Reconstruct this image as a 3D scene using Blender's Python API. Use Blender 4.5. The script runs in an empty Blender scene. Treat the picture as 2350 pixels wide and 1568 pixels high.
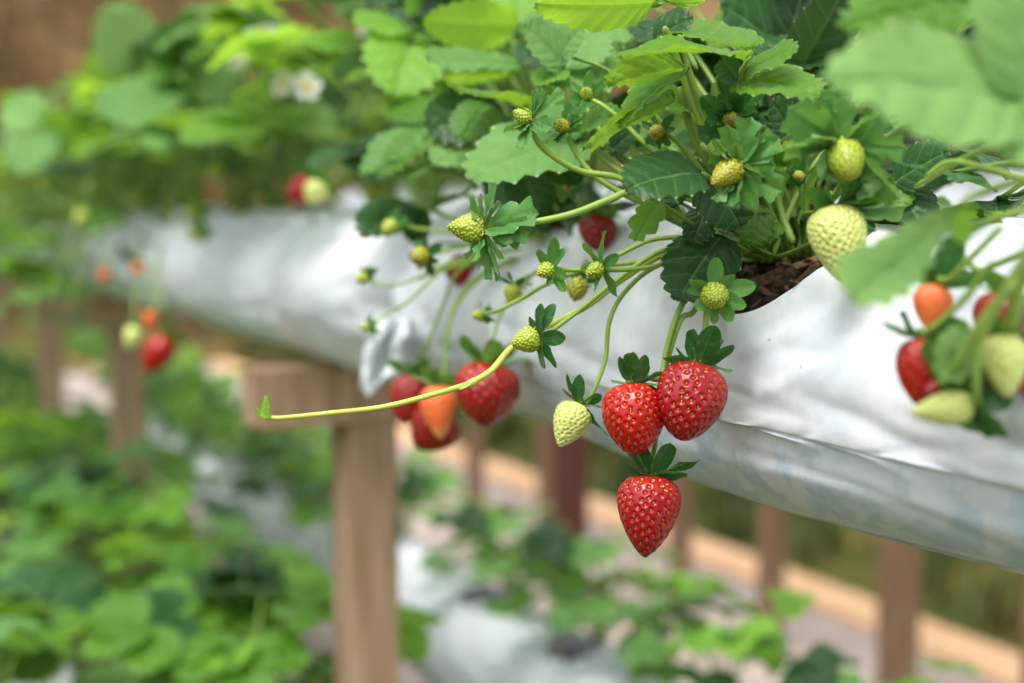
import bpy, math, random
import numpy as np
from mathutils import Vector, Matrix, noise

R = math.radians
random.seed(7)
rng = np.random.RandomState(7)
scn = bpy.context.scene
col = scn.collection

# ------------------------------------------------------------------ camera
CAM = Vector((0, 0, 1.0))
PITCH = R(5.32)
F_PX = 3264.0                       # focal length in units of a 2350 px wide frame
cam = bpy.data.cameras.new('camera')
cam.lens = 50; cam.sensor_width = 36; cam.clip_start = 0.02; cam.clip_end = 400
cam.dof.use_dof = True; cam.dof.focus_distance = 0.635; cam.dof.aperture_fstop = 4.1
cam.dof.aperture_blades = 0
camo = bpy.data.objects.new('camera', cam); col.objects.link(camo)
camo.location = CAM; camo.rotation_euler = (R(90) - PITCH, 0, 0)
scn.camera = camo
# ------------------------------------------------------------------ light
SUN_EL, SUN_AZ = 66, -158            # azimuth of the sun measured from +Y (view) towards +X
world = bpy.data.worlds.new('World'); scn.world = world; world.use_nodes = True
wn = world.node_tree; wn.nodes.clear()
wo = wn.nodes.new('ShaderNodeOutputWorld'); wb = wn.nodes.new('ShaderNodeBackground')
sky = wn.nodes.new('ShaderNodeTexSky'); sky.sky_type = 'NISHITA'; sky.sun_disc = False
sky.sun_elevation = R(SUN_EL); sky.sun_rotation = R(SUN_AZ)
sky.air_density = 1.0; sky.dust_density = 4.0; sky.ozone_density = 1.0
hsv = wn.nodes.new('ShaderNodeHueSaturation'); hsv.inputs['Saturation'].default_value = .25   # veiled, nearly white sky
wn.links.new(sky.outputs[0], hsv.inputs['Color']); wn.links.new(hsv.outputs[0], wb.inputs[0]); wb.inputs[1].default_value = 0.15
wn.links.new(wb.outputs[0], wo.inputs[0])
sun = bpy.data.lights.new('sun', 'SUN'); sun.energy = 1.35; sun.angle = R(32); sun.color = (1, .95, .86)
suno = bpy.data.objects.new('sun', sun); col.objects.link(suno)
sd = Vector((math.sin(R(SUN_AZ)) * math.cos(R(SUN_EL)), math.cos(R(SUN_AZ)) * math.cos(R(SUN_EL)), math.sin(R(SUN_EL))))
suno.rotation_euler = sd.to_track_quat('Z', 'Y').to_euler()
scn.view_settings.view_transform = 'Standard'; scn.view_settings.look = 'None'
scn.view_settings.gamma = 1; scn.view_settings.exposure = 1.1
scn.cycles.use_denoising = True
scn.cycles.max_bounces = 8
scn.cycles.sample_clamp_indirect = 6

# ------------------------------------------------------------------ coordinates
RT = Vector((1, 0, 0)); UP = Vector((0, math.sin(PITCH), math.cos(PITCH))); FW = Vector((0, math.cos(PITCH), -math.sin(PITCH)))
TA = R(25.8)
T = Vector((-math.sin(TA), math.cos(TA), 0))          # along the rows
N = Vector((math.cos(TA), math.sin(TA), 0))           # across the rows, away from the camera
def W(x, y, z):
    return CAM + (RT * ((x - 1175) / F_PX) - UP * ((y - 784) / F_PX) + FW) * z
def WP(x, y, p):
    d = RT * ((x - 1175) / F_PX) - UP * ((y - 784) / F_PX) + FW
    return CAM + d * (p / d.dot(N))
def ZP(x, y, p):
    d = RT * ((x - 1175) / F_PX) - UP * ((y - 784) / F_PX) + FW
    return p / d.dot(N)
def Q(t, p, h):
    return CAM + T * t + N * p - Vector((0, 0, h))
def CV(v):                                            # a direction given as (right, up, towards the viewer)
    return (RT * v[0] + UP * v[1] - FW * v[2]).normalized()

# ------------------------------------------------------------------ materials
def nt(name):
    m = bpy.data.materials.new(name); m.use_nodes = True
    t = m.node_tree; t.nodes.clear()
    return m, t
def nd(t, kind, **kw):
    n = t.nodes.new(kind)
    for k, v in kw.items():
        if k.startswith('i_'):
            key = k[2:]
            key = int(key) if key.isdigit() else key.replace('_', ' ')
            n.inputs[key].default_value = v
        else: setattr(n, k, v)
    return n
def ramp(t, fac, stops, interp='LINEAR'):
    r = t.nodes.new('ShaderNodeValToRGB'); r.color_ramp.interpolation = interp
    e = r.color_ramp.elements
    while len(e) < len(stops): e.new(.5)
    for el, (p, c) in zip(e, stops):
        el.position = p; el.color = (*c, 1) if len(c) == 3 else c
    t.links.new(fac, r.inputs[0]); return r
def mixc(t, fac, a, b, mode='MIX'):
    m = t.nodes.new('ShaderNodeMix'); m.data_type = 'RGBA'; m.blend_type = mode
    for s, v in ((0, fac), (6, a), (7, b)):
        if isinstance(v, (int, float)): m.inputs[s].default_value = v
        elif isinstance(v, tuple): m.inputs[s].default_value = (*v, 1)
        else: t.links.new(v, m.inputs[s])
    return m.outputs[2]
def mth(t, op, a, b=0, c=None, clamp=False):
    m = t.nodes.new('ShaderNodeMath'); m.operation = op; m.use_clamp = clamp
    for i, v in enumerate((a, b) if c is None else (a, b, c)):
        if isinstance(v, (int, float)): m.inputs[i].default_value = v
        else: t.links.new(v, m.inputs[i])
    return m.outputs[0]

def leaf_material(name, dark, lite, under, trans, tw=.35, rough=.42, vein=(.2, .34, .12), spec=.25, foot=None, nv=9.0):
    m, t = nt(name); L = t.links
    out = nd(t, 'ShaderNodeOutputMaterial'); p = nd(t, 'ShaderNodeBsdfPrincipled'); tr = nd(t, 'ShaderNodeBsdfTranslucent')
    oi = nd(t, 'ShaderNodeObjectInfo'); geo = nd(t, 'ShaderNodeNewGeometry'); uv = nd(t, 'ShaderNodeUVMap'); tc = nd(t, 'ShaderNodeTexCoord')
    sx = nd(t, 'ShaderNodeSeparateXYZ'); L.new(uv.outputs[0], sx.inputs[0])
    u = mth(t, 'ABSOLUTE', mth(t, 'SUBTRACT', sx.outputs[0], .5)); u = mth(t, 'MULTIPLY', u, 2)
    nz = nd(t, 'ShaderNodeTexNoise', i_Scale=45.0, i_Detail=3.0); L.new(tc.outputs['Object'], nz.inputs['Vector'])
    base = mixc(t, mth(t, 'ADD', mth(t, 'MULTIPLY', oi.outputs['Random'], .75), mth(t, 'MULTIPLY', nz.outputs[0], .3)), dark, lite)
    mid = mth(t, 'LESS_THAN', u, .035)
    fr = mth(t, 'FRACT', mth(t, 'MULTIPLY', sx.outputs[1], nv))
    ln = mth(t, 'SUBTRACT', 1.0, mth(t, 'MULTIPLY', mth(t, 'ABSOLUTE', mth(t, 'SUBTRACT', fr, .5)), 14.0), clamp=True)
    vm = mth(t, 'MAXIMUM', mid, mth(t, 'MULTIPLY', ln, .6))
    base = mixc(t, mth(t, 'MULTIPLY', vm, .45), base, vein)
    if foot: base = mixc(t, ramp(t, sx.outputs[1], [(.12, (1, 1, 1)), (.42, (0, 0, 0))]).outputs[0], base, foot)
    edge = mth(t, 'MULTIPLY', mth(t, 'GREATER_THAN', u, .955), mth(t, 'GREATER_THAN', ln, .05))
    base = mixc(t, mth(t, 'MULTIPLY', edge, .8), base, (.55, .5, .3))
    base2 = mixc(t, geo.outputs['Backfacing'], base, under)
    L.new(base2, p.inputs['Base Color']); p.inputs['Roughness'].default_value = rough
    p.inputs['Specular IOR Level'].default_value = spec
    p.inputs['Sheen Weight'].default_value = .05; p.inputs['Sheen Roughness'].default_value = .5
    L.new(mixc(t, mth(t, 'MULTIPLY', vm, .4), trans, tuple(c * .6 for c in trans)), tr.inputs[0])
    vo = nd(t, 'ShaderNodeTexVoronoi', i_Scale=420.0); L.new(tc.outputs['Object'], vo.inputs['Vector'])
    bp = nd(t, 'ShaderNodeBump', i_Strength=.35, i_Distance=.0006); L.new(vo.outputs[0], bp.inputs['Height'])
    L.new(bp.outputs[0], p.inputs['Normal'])
    mx = nd(t, 'ShaderNodeMixShader'); mx.inputs[0].default_value = tw
    L.new(p.outputs[0], mx.inputs[1]); L.new(tr.outputs[0], mx.inputs[2]); L.new(mx.outputs[0], out.inputs[0])
    return m

def simple(name, c1, c2, scale=30, rough=.6, bump=0, bdist=.001, spec=.4, sss=0, trans=0, tcol=None, stretch=None, detail=4, coat=0, rnd=0):
    m, t = nt(name); L = t.links
    out = nd(t, 'ShaderNodeOutputMaterial'); p = nd(t, 'ShaderNodeBsdfPrincipled'); tc = nd(t, 'ShaderNodeTexCoord')
    mp = nd(t, 'ShaderNodeMapping'); L.new(tc.outputs['Object'], mp.inputs[0])
    if stretch: mp.inputs['Scale'].default_value = stretch
    nz = nd(t, 'ShaderNodeTexNoise', i_Scale=float(scale), i_Detail=float(detail)); L.new(mp.outputs[0], nz.inputs['Vector'])
    r = ramp(t, nz.outputs[0], [(.3, c1), (.7, c2)]); c = r.outputs[0]
    if rnd:
        oi = nd(t, 'ShaderNodeObjectInfo'); hs = nd(t, 'ShaderNodeHueSaturation'); L.new(c, hs.inputs['Color'])
        L.new(mth(t, 'ADD', 1 - rnd, mth(t, 'MULTIPLY', oi.outputs['Random'], rnd * 2)), hs.inputs['Value']); c = hs.outputs[0]
    L.new(c, p.inputs['Base Color']); p.inputs['Roughness'].default_value = rough
    p.inputs['Specular IOR Level'].default_value = spec; p.inputs['Coat Weight'].default_value = coat; p.inputs['Coat Roughness'].default_value = .15
    if sss:
        p.inputs['Subsurface Weight'].default_value = sss; p.inputs['Subsurface Radius'].default_value = (.004, .0015, .0008); p.inputs['Subsurface Scale'].default_value = 1
    if bump:
        bp = nd(t, 'ShaderNodeBump', i_Strength=float(bump), i_Distance=float(bdist)); L.new(nz.outputs[0], bp.inputs['Height']); L.new(bp.outputs[0], p.inputs['Normal'])
    if trans:
        tr = nd(t, 'ShaderNodeBsdfTranslucent'); tr.inputs[0].default_value = (*(tcol or c2), 1)
        mx = nd(t, 'ShaderNodeMixShader'); mx.inputs[0].default_value = trans
        L.new(p.outputs[0], mx.inputs[1]); L.new(tr.outputs[0], mx.inputs[2]); L.new(mx.outputs[0], out.inputs[0])
    else: L.new(p.outputs[0], out.inputs[0])
    return m

M = {}
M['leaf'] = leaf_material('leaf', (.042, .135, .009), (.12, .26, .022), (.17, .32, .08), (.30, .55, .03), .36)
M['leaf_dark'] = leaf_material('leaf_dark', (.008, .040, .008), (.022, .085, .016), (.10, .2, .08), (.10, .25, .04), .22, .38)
M['leaf_pale'] = leaf_material('leaf_pale', (.16, .33, .085), (.21, .39, .11), (.25, .4, .2), (.4, .6, .2), .35, .6)
M['leaf_sage'] = leaf_material('leaf_sage', (.075, .20, .038), (.135, .29, .07), (.2, .33, .16), (.30, .5, .14), .3, .5)
M['leaf_bright'] = leaf_material('leaf_bright', (.14, .33, .03), (.2, .42, .05), (.22, .4, .08), (.42, .72, .05), .45)
M['sepal'] = leaf_material('sepal', (.030, .135, .024), (.06, .20, .035), (.13, .27, .09), (.3, .55, .08), .3, .45, foot=(.17, .33, .05), nv=4.0)
M['sepal_dark'] = leaf_material('sepal_dark', (.012, .072, .018), (.025, .11, .028), (.09, .22, .07), (.16, .4, .06), .22, .35, foot=(.10, .22, .04), nv=4.0)
M['sepal_pale'] = leaf_material('sepal_pale', (.06, .19, .045), (.10, .26, .06), (.17, .33, .11), (.3, .55, .1), .3, .5, foot=(.24, .40, .06), nv=4.0)
M['stalk'] = simple('stalk', (.22, .36, .06), (.33, .47, .09), 60, .5, trans=.15, tcol=(.5, .7, .12))
M['stem'] = simple('stem', (.16, .28, .05), (.27, .4, .08), 60, .5, trans=.15, tcol=(.4, .6, .1), rnd=.2)
M['runner'] = simple('runner', (.42, .5, .08), (.55, .58, .13), 60, .45, trans=.15, tcol=(.7, .8, .2))
M['dry'] = simple('dry', (.35, .2, .1), (.75, .58, .38), 700, .9)
M['petal'] = simple('petal', (.75, .75, .7), (.85, .85, .8), 60, .6, trans=.3, tcol=(.9, .9, .85))
M['yellow'] = simple('yellow', (.6, .45, .03), (.75, .6, .08), 400, .7)

def flesh(name, c_top, c_mid, c_tip, rough, coat, sss, var=.12, blotch=None, seed_gap=None):
    m, t = nt(name); L = t.links
    out = nd(t, 'ShaderNodeOutputMaterial'); p = nd(t, 'ShaderNodeBsdfPrincipled'); uv = nd(t, 'ShaderNodeUVMap'); tc = nd(t, 'ShaderNodeTexCoord')
    sx = nd(t, 'ShaderNodeSeparateXYZ'); L.new(uv.outputs[0], sx.inputs[0])
    nz = nd(t, 'ShaderNodeTexNoise', i_Scale=60.0, i_Detail=3.0); L.new(tc.outputs['Object'], nz.inputs['Vector'])
    v = mth(t, 'ADD', sx.outputs[1], mth(t, 'MULTIPLY', mth(t, 'SUBTRACT', nz.outputs[0], .5), var * 2))
    r = ramp(t, v, [(.02, c_top), (.22, c_mid), (.75, c_mid), (1, c_tip)])
    # skin between the seeds is darker (UV x holds distance to the nearest seed)
    c = r.outputs[0]
    if seed_gap: c = mixc(t, ramp(t, sx.outputs[0], [(.28, (0, 0, 0)), (.5, (1, 1, 1))]).outputs[0], c, seed_gap)
    if blotch:
        n2 = nd(t, 'ShaderNodeTexNoise', i_Scale=90.0, i_Detail=1.0); L.new(tc.outputs['Object'], n2.inputs['Vector'])
        rr = ramp(t, n2.outputs[0], [(.5, (0, 0, 0)), (.7, (1, 1, 1))]); c = mixc(t, rr.outputs[0], c, blotch)
    L.new(c, p.inputs['Base Color']); p.inputs['Roughness'].default_value = rough
    p.inputs['Coat Weight'].default_value = coat * 1.5; p.inputs['Coat Roughness'].default_value = .12; p.inputs['Specular IOR Level'].default_value = .3
    p.inputs['Subsurface Weight'].default_value = sss; p.inputs['Subsurface Radius'].default_value = (.004, .001, .0006); p.inputs['Subsurface Scale'].default_value = .6
    L.new(p.outputs[0], out.inputs[0]); return m
M['f_red'] = flesh('ripe_flesh', (.50, .02, .008), (.38, .003, .003), (.34, .003, .004), .3, .3, .06)
M['f_crimson'] = flesh('crimson_flesh', (.36, .018, .010), (.30, .004, .008), (.23, .003, .009), .3, .3, .06)
M['f_dark'] = flesh('dark_flesh', (.33, .012, .01), (.27, .006, .009), (.22, .005, .008), .4, .3, .1)
M['f_orange'] = flesh('half_ripe_flesh', (.7, .28, .08), (.72, .13, .03), (.75, .35, .12), .4, .3, .15, .3)
M['f_pale'] = flesh('pale_flesh', (.52, .60, .15), (.58, .64, .20), (.64, .62, .26), .4, .2, .1)
M['f_green'] = flesh('green_flesh', (.36, .47, .04), (.42, .50, .05), (.36, .32, .05), .45, .15, .1, seed_gap=(.20, .27, .02))
M['f_olive'] = flesh('olive_flesh', (.34, .38, .03), (.42, .42, .03), (.26, .12, .03), .45, .15, .1, .2, seed_gap=(.19, .2, .015))
M['f_pink'] = flesh('pink_flesh', (.6, .5, .2), (.62, .16, .07), (.45, .02, .015), .4, .3, .15, .25)
M['seed_gold'] = simple('seed_gold', (.38, .20, .015), (.56, .36, .03), 500, .5, spec=.3)
M['seed_green'] = simple('seed_green', (.46, .5, .06), (.55, .5, .09), 500, .4)
M['seed_pale'] = simple('seed_pale', (.50, .55, .12), (.58, .58, .18), 500, .4)

def film_material():
    m, t = nt('white_film'); L = t.links
    out = nd(t, 'ShaderNodeOutputMaterial'); p = nd(t, 'ShaderNodeBsdfPrincipled'); uv = nd(t, 'ShaderNodeUVMap'); tc = nd(t, 'ShaderNodeTexCoord')
    mp = nd(t, 'ShaderNodeMapping'); L.new(tc.outputs['Object'], mp.inputs[0]); mp.inputs['Rotation'].default_value = (0, 0, TA); mp.inputs['Scale'].default_value = (1, .6, .6)
    n1 = nd(t, 'ShaderNodeTexNoise', i_Scale=30.0, i_Detail=7.0, i_Roughness=.7, i_Distortion=.3); L.new(mp.outputs[0], n1.inputs['Vector'])
    n2 = nd(t, 'ShaderNodeTexNoise', i_Scale=120.0, i_Detail=4.0, i_Roughness=.6); L.new(mp.outputs[0], n2.inputs['Vector'])
    sx = nd(t, 'ShaderNodeSeparateXYZ'); L.new(uv.outputs[0], sx.inputs[0])     # u = along, v = round the bag
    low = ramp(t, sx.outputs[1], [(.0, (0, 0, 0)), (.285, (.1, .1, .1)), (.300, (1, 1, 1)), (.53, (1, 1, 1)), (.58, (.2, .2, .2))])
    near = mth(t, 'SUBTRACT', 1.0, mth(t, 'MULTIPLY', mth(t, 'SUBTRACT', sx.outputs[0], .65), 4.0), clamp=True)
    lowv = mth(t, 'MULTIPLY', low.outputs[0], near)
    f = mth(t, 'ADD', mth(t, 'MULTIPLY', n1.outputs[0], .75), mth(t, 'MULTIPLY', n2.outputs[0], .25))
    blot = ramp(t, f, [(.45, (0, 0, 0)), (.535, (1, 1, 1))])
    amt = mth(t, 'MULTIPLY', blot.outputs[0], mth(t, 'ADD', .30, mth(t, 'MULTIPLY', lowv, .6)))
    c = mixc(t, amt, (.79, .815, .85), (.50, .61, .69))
    c = mixc(t, mth(t, 'MULTIPLY', lowv, .22), c, (.46, .58, .70))  # film below the crease painted bluer and darker, to offset yellowish bounce light
    seam = ramp(t, sx.outputs[1], [(.462, (0, 0, 0)), (.474, (1, 1, 1)), (.500, (1, 1, 1)), (.506, (0, 0, 0))])
    c = mixc(t, mth(t, 'MULTIPLY', mth(t, 'MULTIPLY', seam.outputs[0], near), .6), c, (.20, .24, .22))
    sp = nd(t, 'ShaderNodeTexVoronoi', i_Scale=60.0); L.new(tc.outputs['Object'], sp.inputs['Vector'])
    spk = mth(t, 'LESS_THAN', sp.outputs['Distance'], .055)
    c = mixc(t, mth(t, 'MULTIPLY', spk, .5), c, (.35, .25, .18))
    L.new(c, p.inputs['Base Color']); p.inputs['Roughness'].default_value = .6; p.inputs['Specular IOR Level'].default_value = .25
    tr = nd(t, 'ShaderNodeBsdfTranslucent'); tr.inputs[0].default_value = (.7, .76, .78, 1)
    n3 = nd(t, 'ShaderNodeTexNoise', i_Scale=9.0, i_Detail=5.0, i_Distortion=1.2); L.new(mp.outputs[0], n3.inputs['Vector'])
    bp = nd(t, 'ShaderNodeBump', i_Strength=.13, i_Distance=.008); L.new(n3.outputs[0], bp.inputs['Height'])
    b2 = nd(t, 'ShaderNodeBump', i_Strength=.25, i_Distance=.001); L.new(n2.outputs[0], b2.inputs['Height']); L.new(bp.outputs[0], b2.inputs['Normal'])
    L.new(b2.outputs[0], p.inputs['Normal'])
    mx = nd(t, 'ShaderNodeMixShader'); mx.inputs[0].default_value = .12
    L.new(p.outputs[0], mx.inputs[1]); L.new(tr.outputs[0], mx.inputs[2]); L.new(mx.outputs[0], out.inputs[0]); return m
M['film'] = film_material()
M['coir'] = simple('coir', (.010, .006, .004), (.075, .04, .02), 160, .9, .8, .004)
M['chip'] = simple('chip', (.03, .015, .009), (.22, .125, .06), 260, .85, .5, .001)
M['wood_brown'] = simple('wood_brown', (.115, .070, .038), (.20, .125, .072), 14, .8, .3, .002, stretch=(6, 6, .6))
M['wood'] = simple('wood', (.24, .155, .09), (.44, .30, .19), 11, .8, .4, .003, stretch=(7, 7, .7), detail=8)
M['wood_end'] = simple('wood_end', (.5, .33, .22), (.62, .45, .32), 30, .85, .3, .002)
M['wood_red'] = simple('wood_red', (.05, .014, .009), (.095, .028, .017), 14, .8, .3, .002, stretch=(6, 6, .6))
M['path'] = simple('path', (.27, .22, .20), (.40, .33, .29), 6, .9, .3, .01)
M['kerb'] = simple('kerb', (.55, .32, .17), (.68, .44, .26), 5, .9, .3, .01)

def ground_material():
    m, t = nt('bank_ground'); L = t.links
    out = nd(t, 'ShaderNodeOutputMaterial'); p = nd(t, 'ShaderNodeBsdfPrincipled'); tc = nd(t, 'ShaderNodeTexCoord')
    n1 = nd(t, 'ShaderNodeTexNoise', i_Scale=.9, i_Detail=6.0, i_Roughness=.65); L.new(tc.outputs['Object'], n1.inputs['Vector'])
    n2 = nd(t, 'ShaderNodeTexNoise', i_Scale=2.2, i_Detail=5.0); L.new(tc.outputs['Object'], n2.inputs['Vector'])
    sx = nd(t, 'ShaderNodeSeparateXYZ'); L.new(tc.outputs['Object'], sx.inputs[0])
    green = ramp(t, n2.outputs[0], [(.35, (.012, .02, .002)), (.5, (.04, .055, .004)), (.7, (.13, .09, .015))])
    brown = ramp(t, n2.outputs[0], [(.35, (.03, .02, .004)), (.5, (.085, .055, .010)), (.68, (.24, .12, .045))])
    f = mth(t, 'ADD', mth(t, 'MULTIPLY', mth(t, 'SUBTRACT', sx.outputs[1], 6.0), .25), mth(t, 'SUBTRACT', n1.outputs[0], .5), clamp=True)
    L.new(mixc(t, f, green.outputs[0], brown.outputs[0]), p.inputs['Base Color']); p.inputs['Roughness'].default_value = .95
    L.new(p.outputs[0], out.inputs[0]); return m
M['bank'] = ground_material()
M['grass'] = simple('grass', (.025, .05, .004), (.075, .095, .012), 2.5, .8, trans=.15, tcol=(.1, .13, .02))
M['drygrass'] = simple('dry_grass', (.08, .055, .015), (.24, .15, .05), 2.5, .9, trans=.2, tcol=(.3, .2, .08))

# ------------------------------------------------------------------ objects
def thing(name, label, cat, loc, group=None):
    o = bpy.data.objects.new(name, None); col.objects.link(o)
    o.empty_display_size = .01; o.location = loc
    o['label'] = label; o['category'] = cat
    if group: o['group'] = group
    return o
def wloc(o):
    v = Vector(o.location)
    while o.parent: o = o.parent; v += o.location
    return v
class MB:
    def __init__(s): s.v = []; s.f = []; s.uv = []; s.mi = []; s.n = 0
    def add(s, v, f, uv=None, mi=0):
        v = np.asarray(v, dtype=float).reshape(-1, 3)
        s.v.append(v); s.f += [tuple(i + s.n for i in q) for q in f]
        s.uv.append(np.zeros((len(v), 2)) if uv is None else np.asarray(uv, dtype=float)); s.mi += [mi] * len(f); s.n += len(v)
        return s
    def mesh(s, name, mats, off=(0, 0, 0), smooth=True):
        me = bpy.data.meshes.new(name)
        V = np.concatenate(s.v) - np.array(off); UV = np.concatenate(s.uv)
        me.from_pydata(V.tolist(), [], s.f)
        for m in (mats if isinstance(mats, (list, tuple)) else [mats]): me.materials.append(m)
        me.polygons.foreach_set('material_index', s.mi)
        me.polygons.foreach_set('use_smooth', [smooth] * len(s.f))
        ul = me.uv_layers.new(name='UVMap')
        li = np.zeros(len(me.loops), dtype=np.int32); me.loops.foreach_get('vertex_index', li)
        ul.data.foreach_set('uv', UV[li].ravel()); me.update()
        return me
    def build(s, name, mats, parent=None, smooth=True, label=None):
        off = wloc(parent) if parent else Vector((0, 0, 0))
        o = bpy.data.objects.new(name, s.mesh(name, mats, off, smooth)); col.objects.link(o)
        if parent: o.parent = parent
        if label: o['label'] = label
        return o
def grid_faces(nu, nv, wrap=False, base=0):
    f = []
    for j in range(nv - 1):
        for i in range(nu if wrap else nu - 1):
            a = base + j * nu + i; b = base + j * nu + (i + 1) % nu
            f.append((a, b, b + nu, a + nu))
    return f
def catmull(pts, n=8):
    P = [Vector(p) for p in pts]
    if len(P) == 2: return [P[0].lerp(P[1], i / n) for i in range(n + 1)]
    P = [P[0] * 2 - P[1]] + P + [P[-1] * 2 - P[-2]]; out = []
    for i in range(1, len(P) - 2):
        a, b, c, d = P[i - 1:i + 3]
        for k in range(n):
            t = k / n
            out.append(.5 * ((2 * b) + (c - a) * t + (2 * a - 5 * b + 4 * c - d) * t * t + (3 * b - a - 3 * c + d) * t ** 3))
    out.append(P[-2]); return out
def tube(mb, pts, r0, r1, seg=8, n=8, mi=0, smoothp=True):
    C = catmull(pts, n) if smoothp else [Vector(p) for p in pts]
    up = Vector((.3, .1, 1)).normalized(); rows = []; m = len(C)
    for i, c in enumerate(C):
        d = (C[min(i + 1, m - 1)] - C[max(i - 1, 0)]).normalized()
        a = up - d * up.dot(d)
        if a.length < 1e-4: a = d.orthogonal()
        a.normalize(); up = a; b = d.cross(a)
        r = r0 + (r1 - r0) * i / (m - 1)
        if i in (0, m - 1): r *= .6
        rows += [c + (a * math.cos(2 * math.pi * k / seg) + b * math.sin(2 * math.pi * k / seg)) * r for k in range(seg)]
    f = grid_faces(seg, m, True); f.append(tuple(range(seg))[::-1]); f.append(tuple(range((m - 1) * seg, m * seg)))
    mb.add([tuple(v) for v in rows], f, mi=mi)
    return mb
def box(mb, c, ax, ay, az, mi=0):
    c = Vector(c); v = [c + ax * i + ay * j + az * k for i in (-1, 1) for j in (-1, 1) for k in (-1, 1)]
    mb.add([tuple(p) for p in v], [(0, 1, 3, 2), (4, 6, 7, 5), (0, 4, 5, 1), (2, 3, 7, 6), (0, 2, 6, 4), (1, 5, 7, 3)], mi=mi)

# leaflet: grid that follows the lateral veins, a tooth at the end of each vein
def leaflet_pts(L, Wd, teeth=9, spt=4, nu=6, fold=.25, droop=.2, curl=0., wave=.03, tooth=.06, seed=0, wedge=.9, roundness=1., quilt=.022, cup=0.):
    ns = teeth * spt + 1
    s = np.linspace(0, 1, ns)
    ox = Wd / 2 * np.sin(np.pi * s ** wedge) ** roundness
    oy = L * (1 - np.cos(np.pi * s)) / 2
    my = oy - .85 * ox * np.minimum(1, (1 - s) * 2.5)
    my = np.clip(my, 0, L); my[-1] = L
    fr = (s * teeth) % 1.0; fr[-1] = 1
    tt = (1 - np.abs(2 * fr - 1)) ** .8
    tt = (tt - .4) * tooth * L * np.clip((s - .18) * 6, 0, 1)
    tt[-1] = tooth * L * .3
    dx, dy = ox, oy - my; ln = np.sqrt(dx ** 2 + dy ** 2) + 1e-6
    dirx = np.where(ln > .05 * L, dx / ln, np.sin(np.pi * s)); diry = np.where(ln > .05 * L, dy / ln, -np.cos(np.pi * s) * .7 + .3)
    ex = np.maximum(0, ox + dirx * tt); ey = oy + diry * tt
    ph = seed * 1.7
    V = []; UVs = []
    us = np.linspace(0, 1, nu + 1)
    for side in (-1, 1):
        for u in (us if side == 1 else us[:0:-1]):
            x = ex * u; y = my + (ey - my) * (u ** 1.1)
            vein = np.exp(-((fr - .5) / .16) ** 2) * min(1, u * 4) 
            z = -quilt * L * vein * (1 - u * .4) - quilt * 1.3 * L * math.exp(-(u / .09) ** 2)
            z = z + fold * x * (1 - .5 * u) - cup * x ** 2 / Wd * 2
            z = z + .011 * L * np.sin(u * 19 + ph + s * 9) * np.sin(s * 31 + side * 2 + ph) * (1 - u ** 4) * (quilt > .01)
            z = z + wave * L * np.sin(y / L * 7 + ph + side * 1.3) * u ** 2 + wave * .6 * L * np.sin(y / L * 13 + ph * 2 + side) * u ** 3
            V.append(np.stack([side * x, y, z], 1)); UVs.append(np.stack([np.full(ns, .5 + side * u / 2), s], 1))
    V = np.stack(V, 0)                      # (2nu+1, ns, 3)
    y = V[..., 1] / L
    # bend down the length
    if abs(droop) > 1e-3:
        a = droop * 1.6; th = a * y
        rr = L / a
        yy = rr * np.sin(th); zz = -rr * (1 - np.cos(th))
        V2 = V.copy(); V2[..., 1] = yy - V[..., 2] * 0 + V[..., 2] * np.sin(th) * 1; V2[..., 2] = zz + V[..., 2] * np.cos(th); V = V2
    nr, nc = V.shape[:2]
    faces = []
    for j in range(nr - 1):
        for i in range(nc - 1):
            a = j * nc + i; faces.append((a, a + nc, a + nc + 1, a + 1))
    return V.reshape(-1, 3), faces, np.concatenate(UVs)
def orient(V, base, ydir, nrm):
    y = Vector(ydir).normalized(); n = Vector(nrm); n = (n - y * n.dot(y)).normalized(); x = y.cross(n)
    Mx = np.array([x, y, n])
    return V @ Mx + np.array(base)
def place_leaflet(mb, base, tip, nrm, wd, mi=0, **kw):
    """base and tip are world points; the drooped leaflet is turned so that its tip lands on tip"""
    base = Vector(base); tip = Vector(tip); d = tip - base
    droop = kw.get('droop', .2); a = max(1e-3, abs(droop) * 1.6)
    Lc = d.length / (2 * math.sin(a / 2) / a)
    V, f, uv = leaflet_pts(Lc, wd, **kw)
    y = d.normalized(); n = Vector(nrm); n = (n - y * n.dot(y)).normalized()
    ang = math.copysign(a / 2, droop)
    y2 = y * math.cos(ang) + n * math.sin(ang); n2 = n * math.cos(ang) - y * math.sin(ang)
    mb.add(orient(V, base, y2, n2), f, uv, mi)
    return mb

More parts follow.
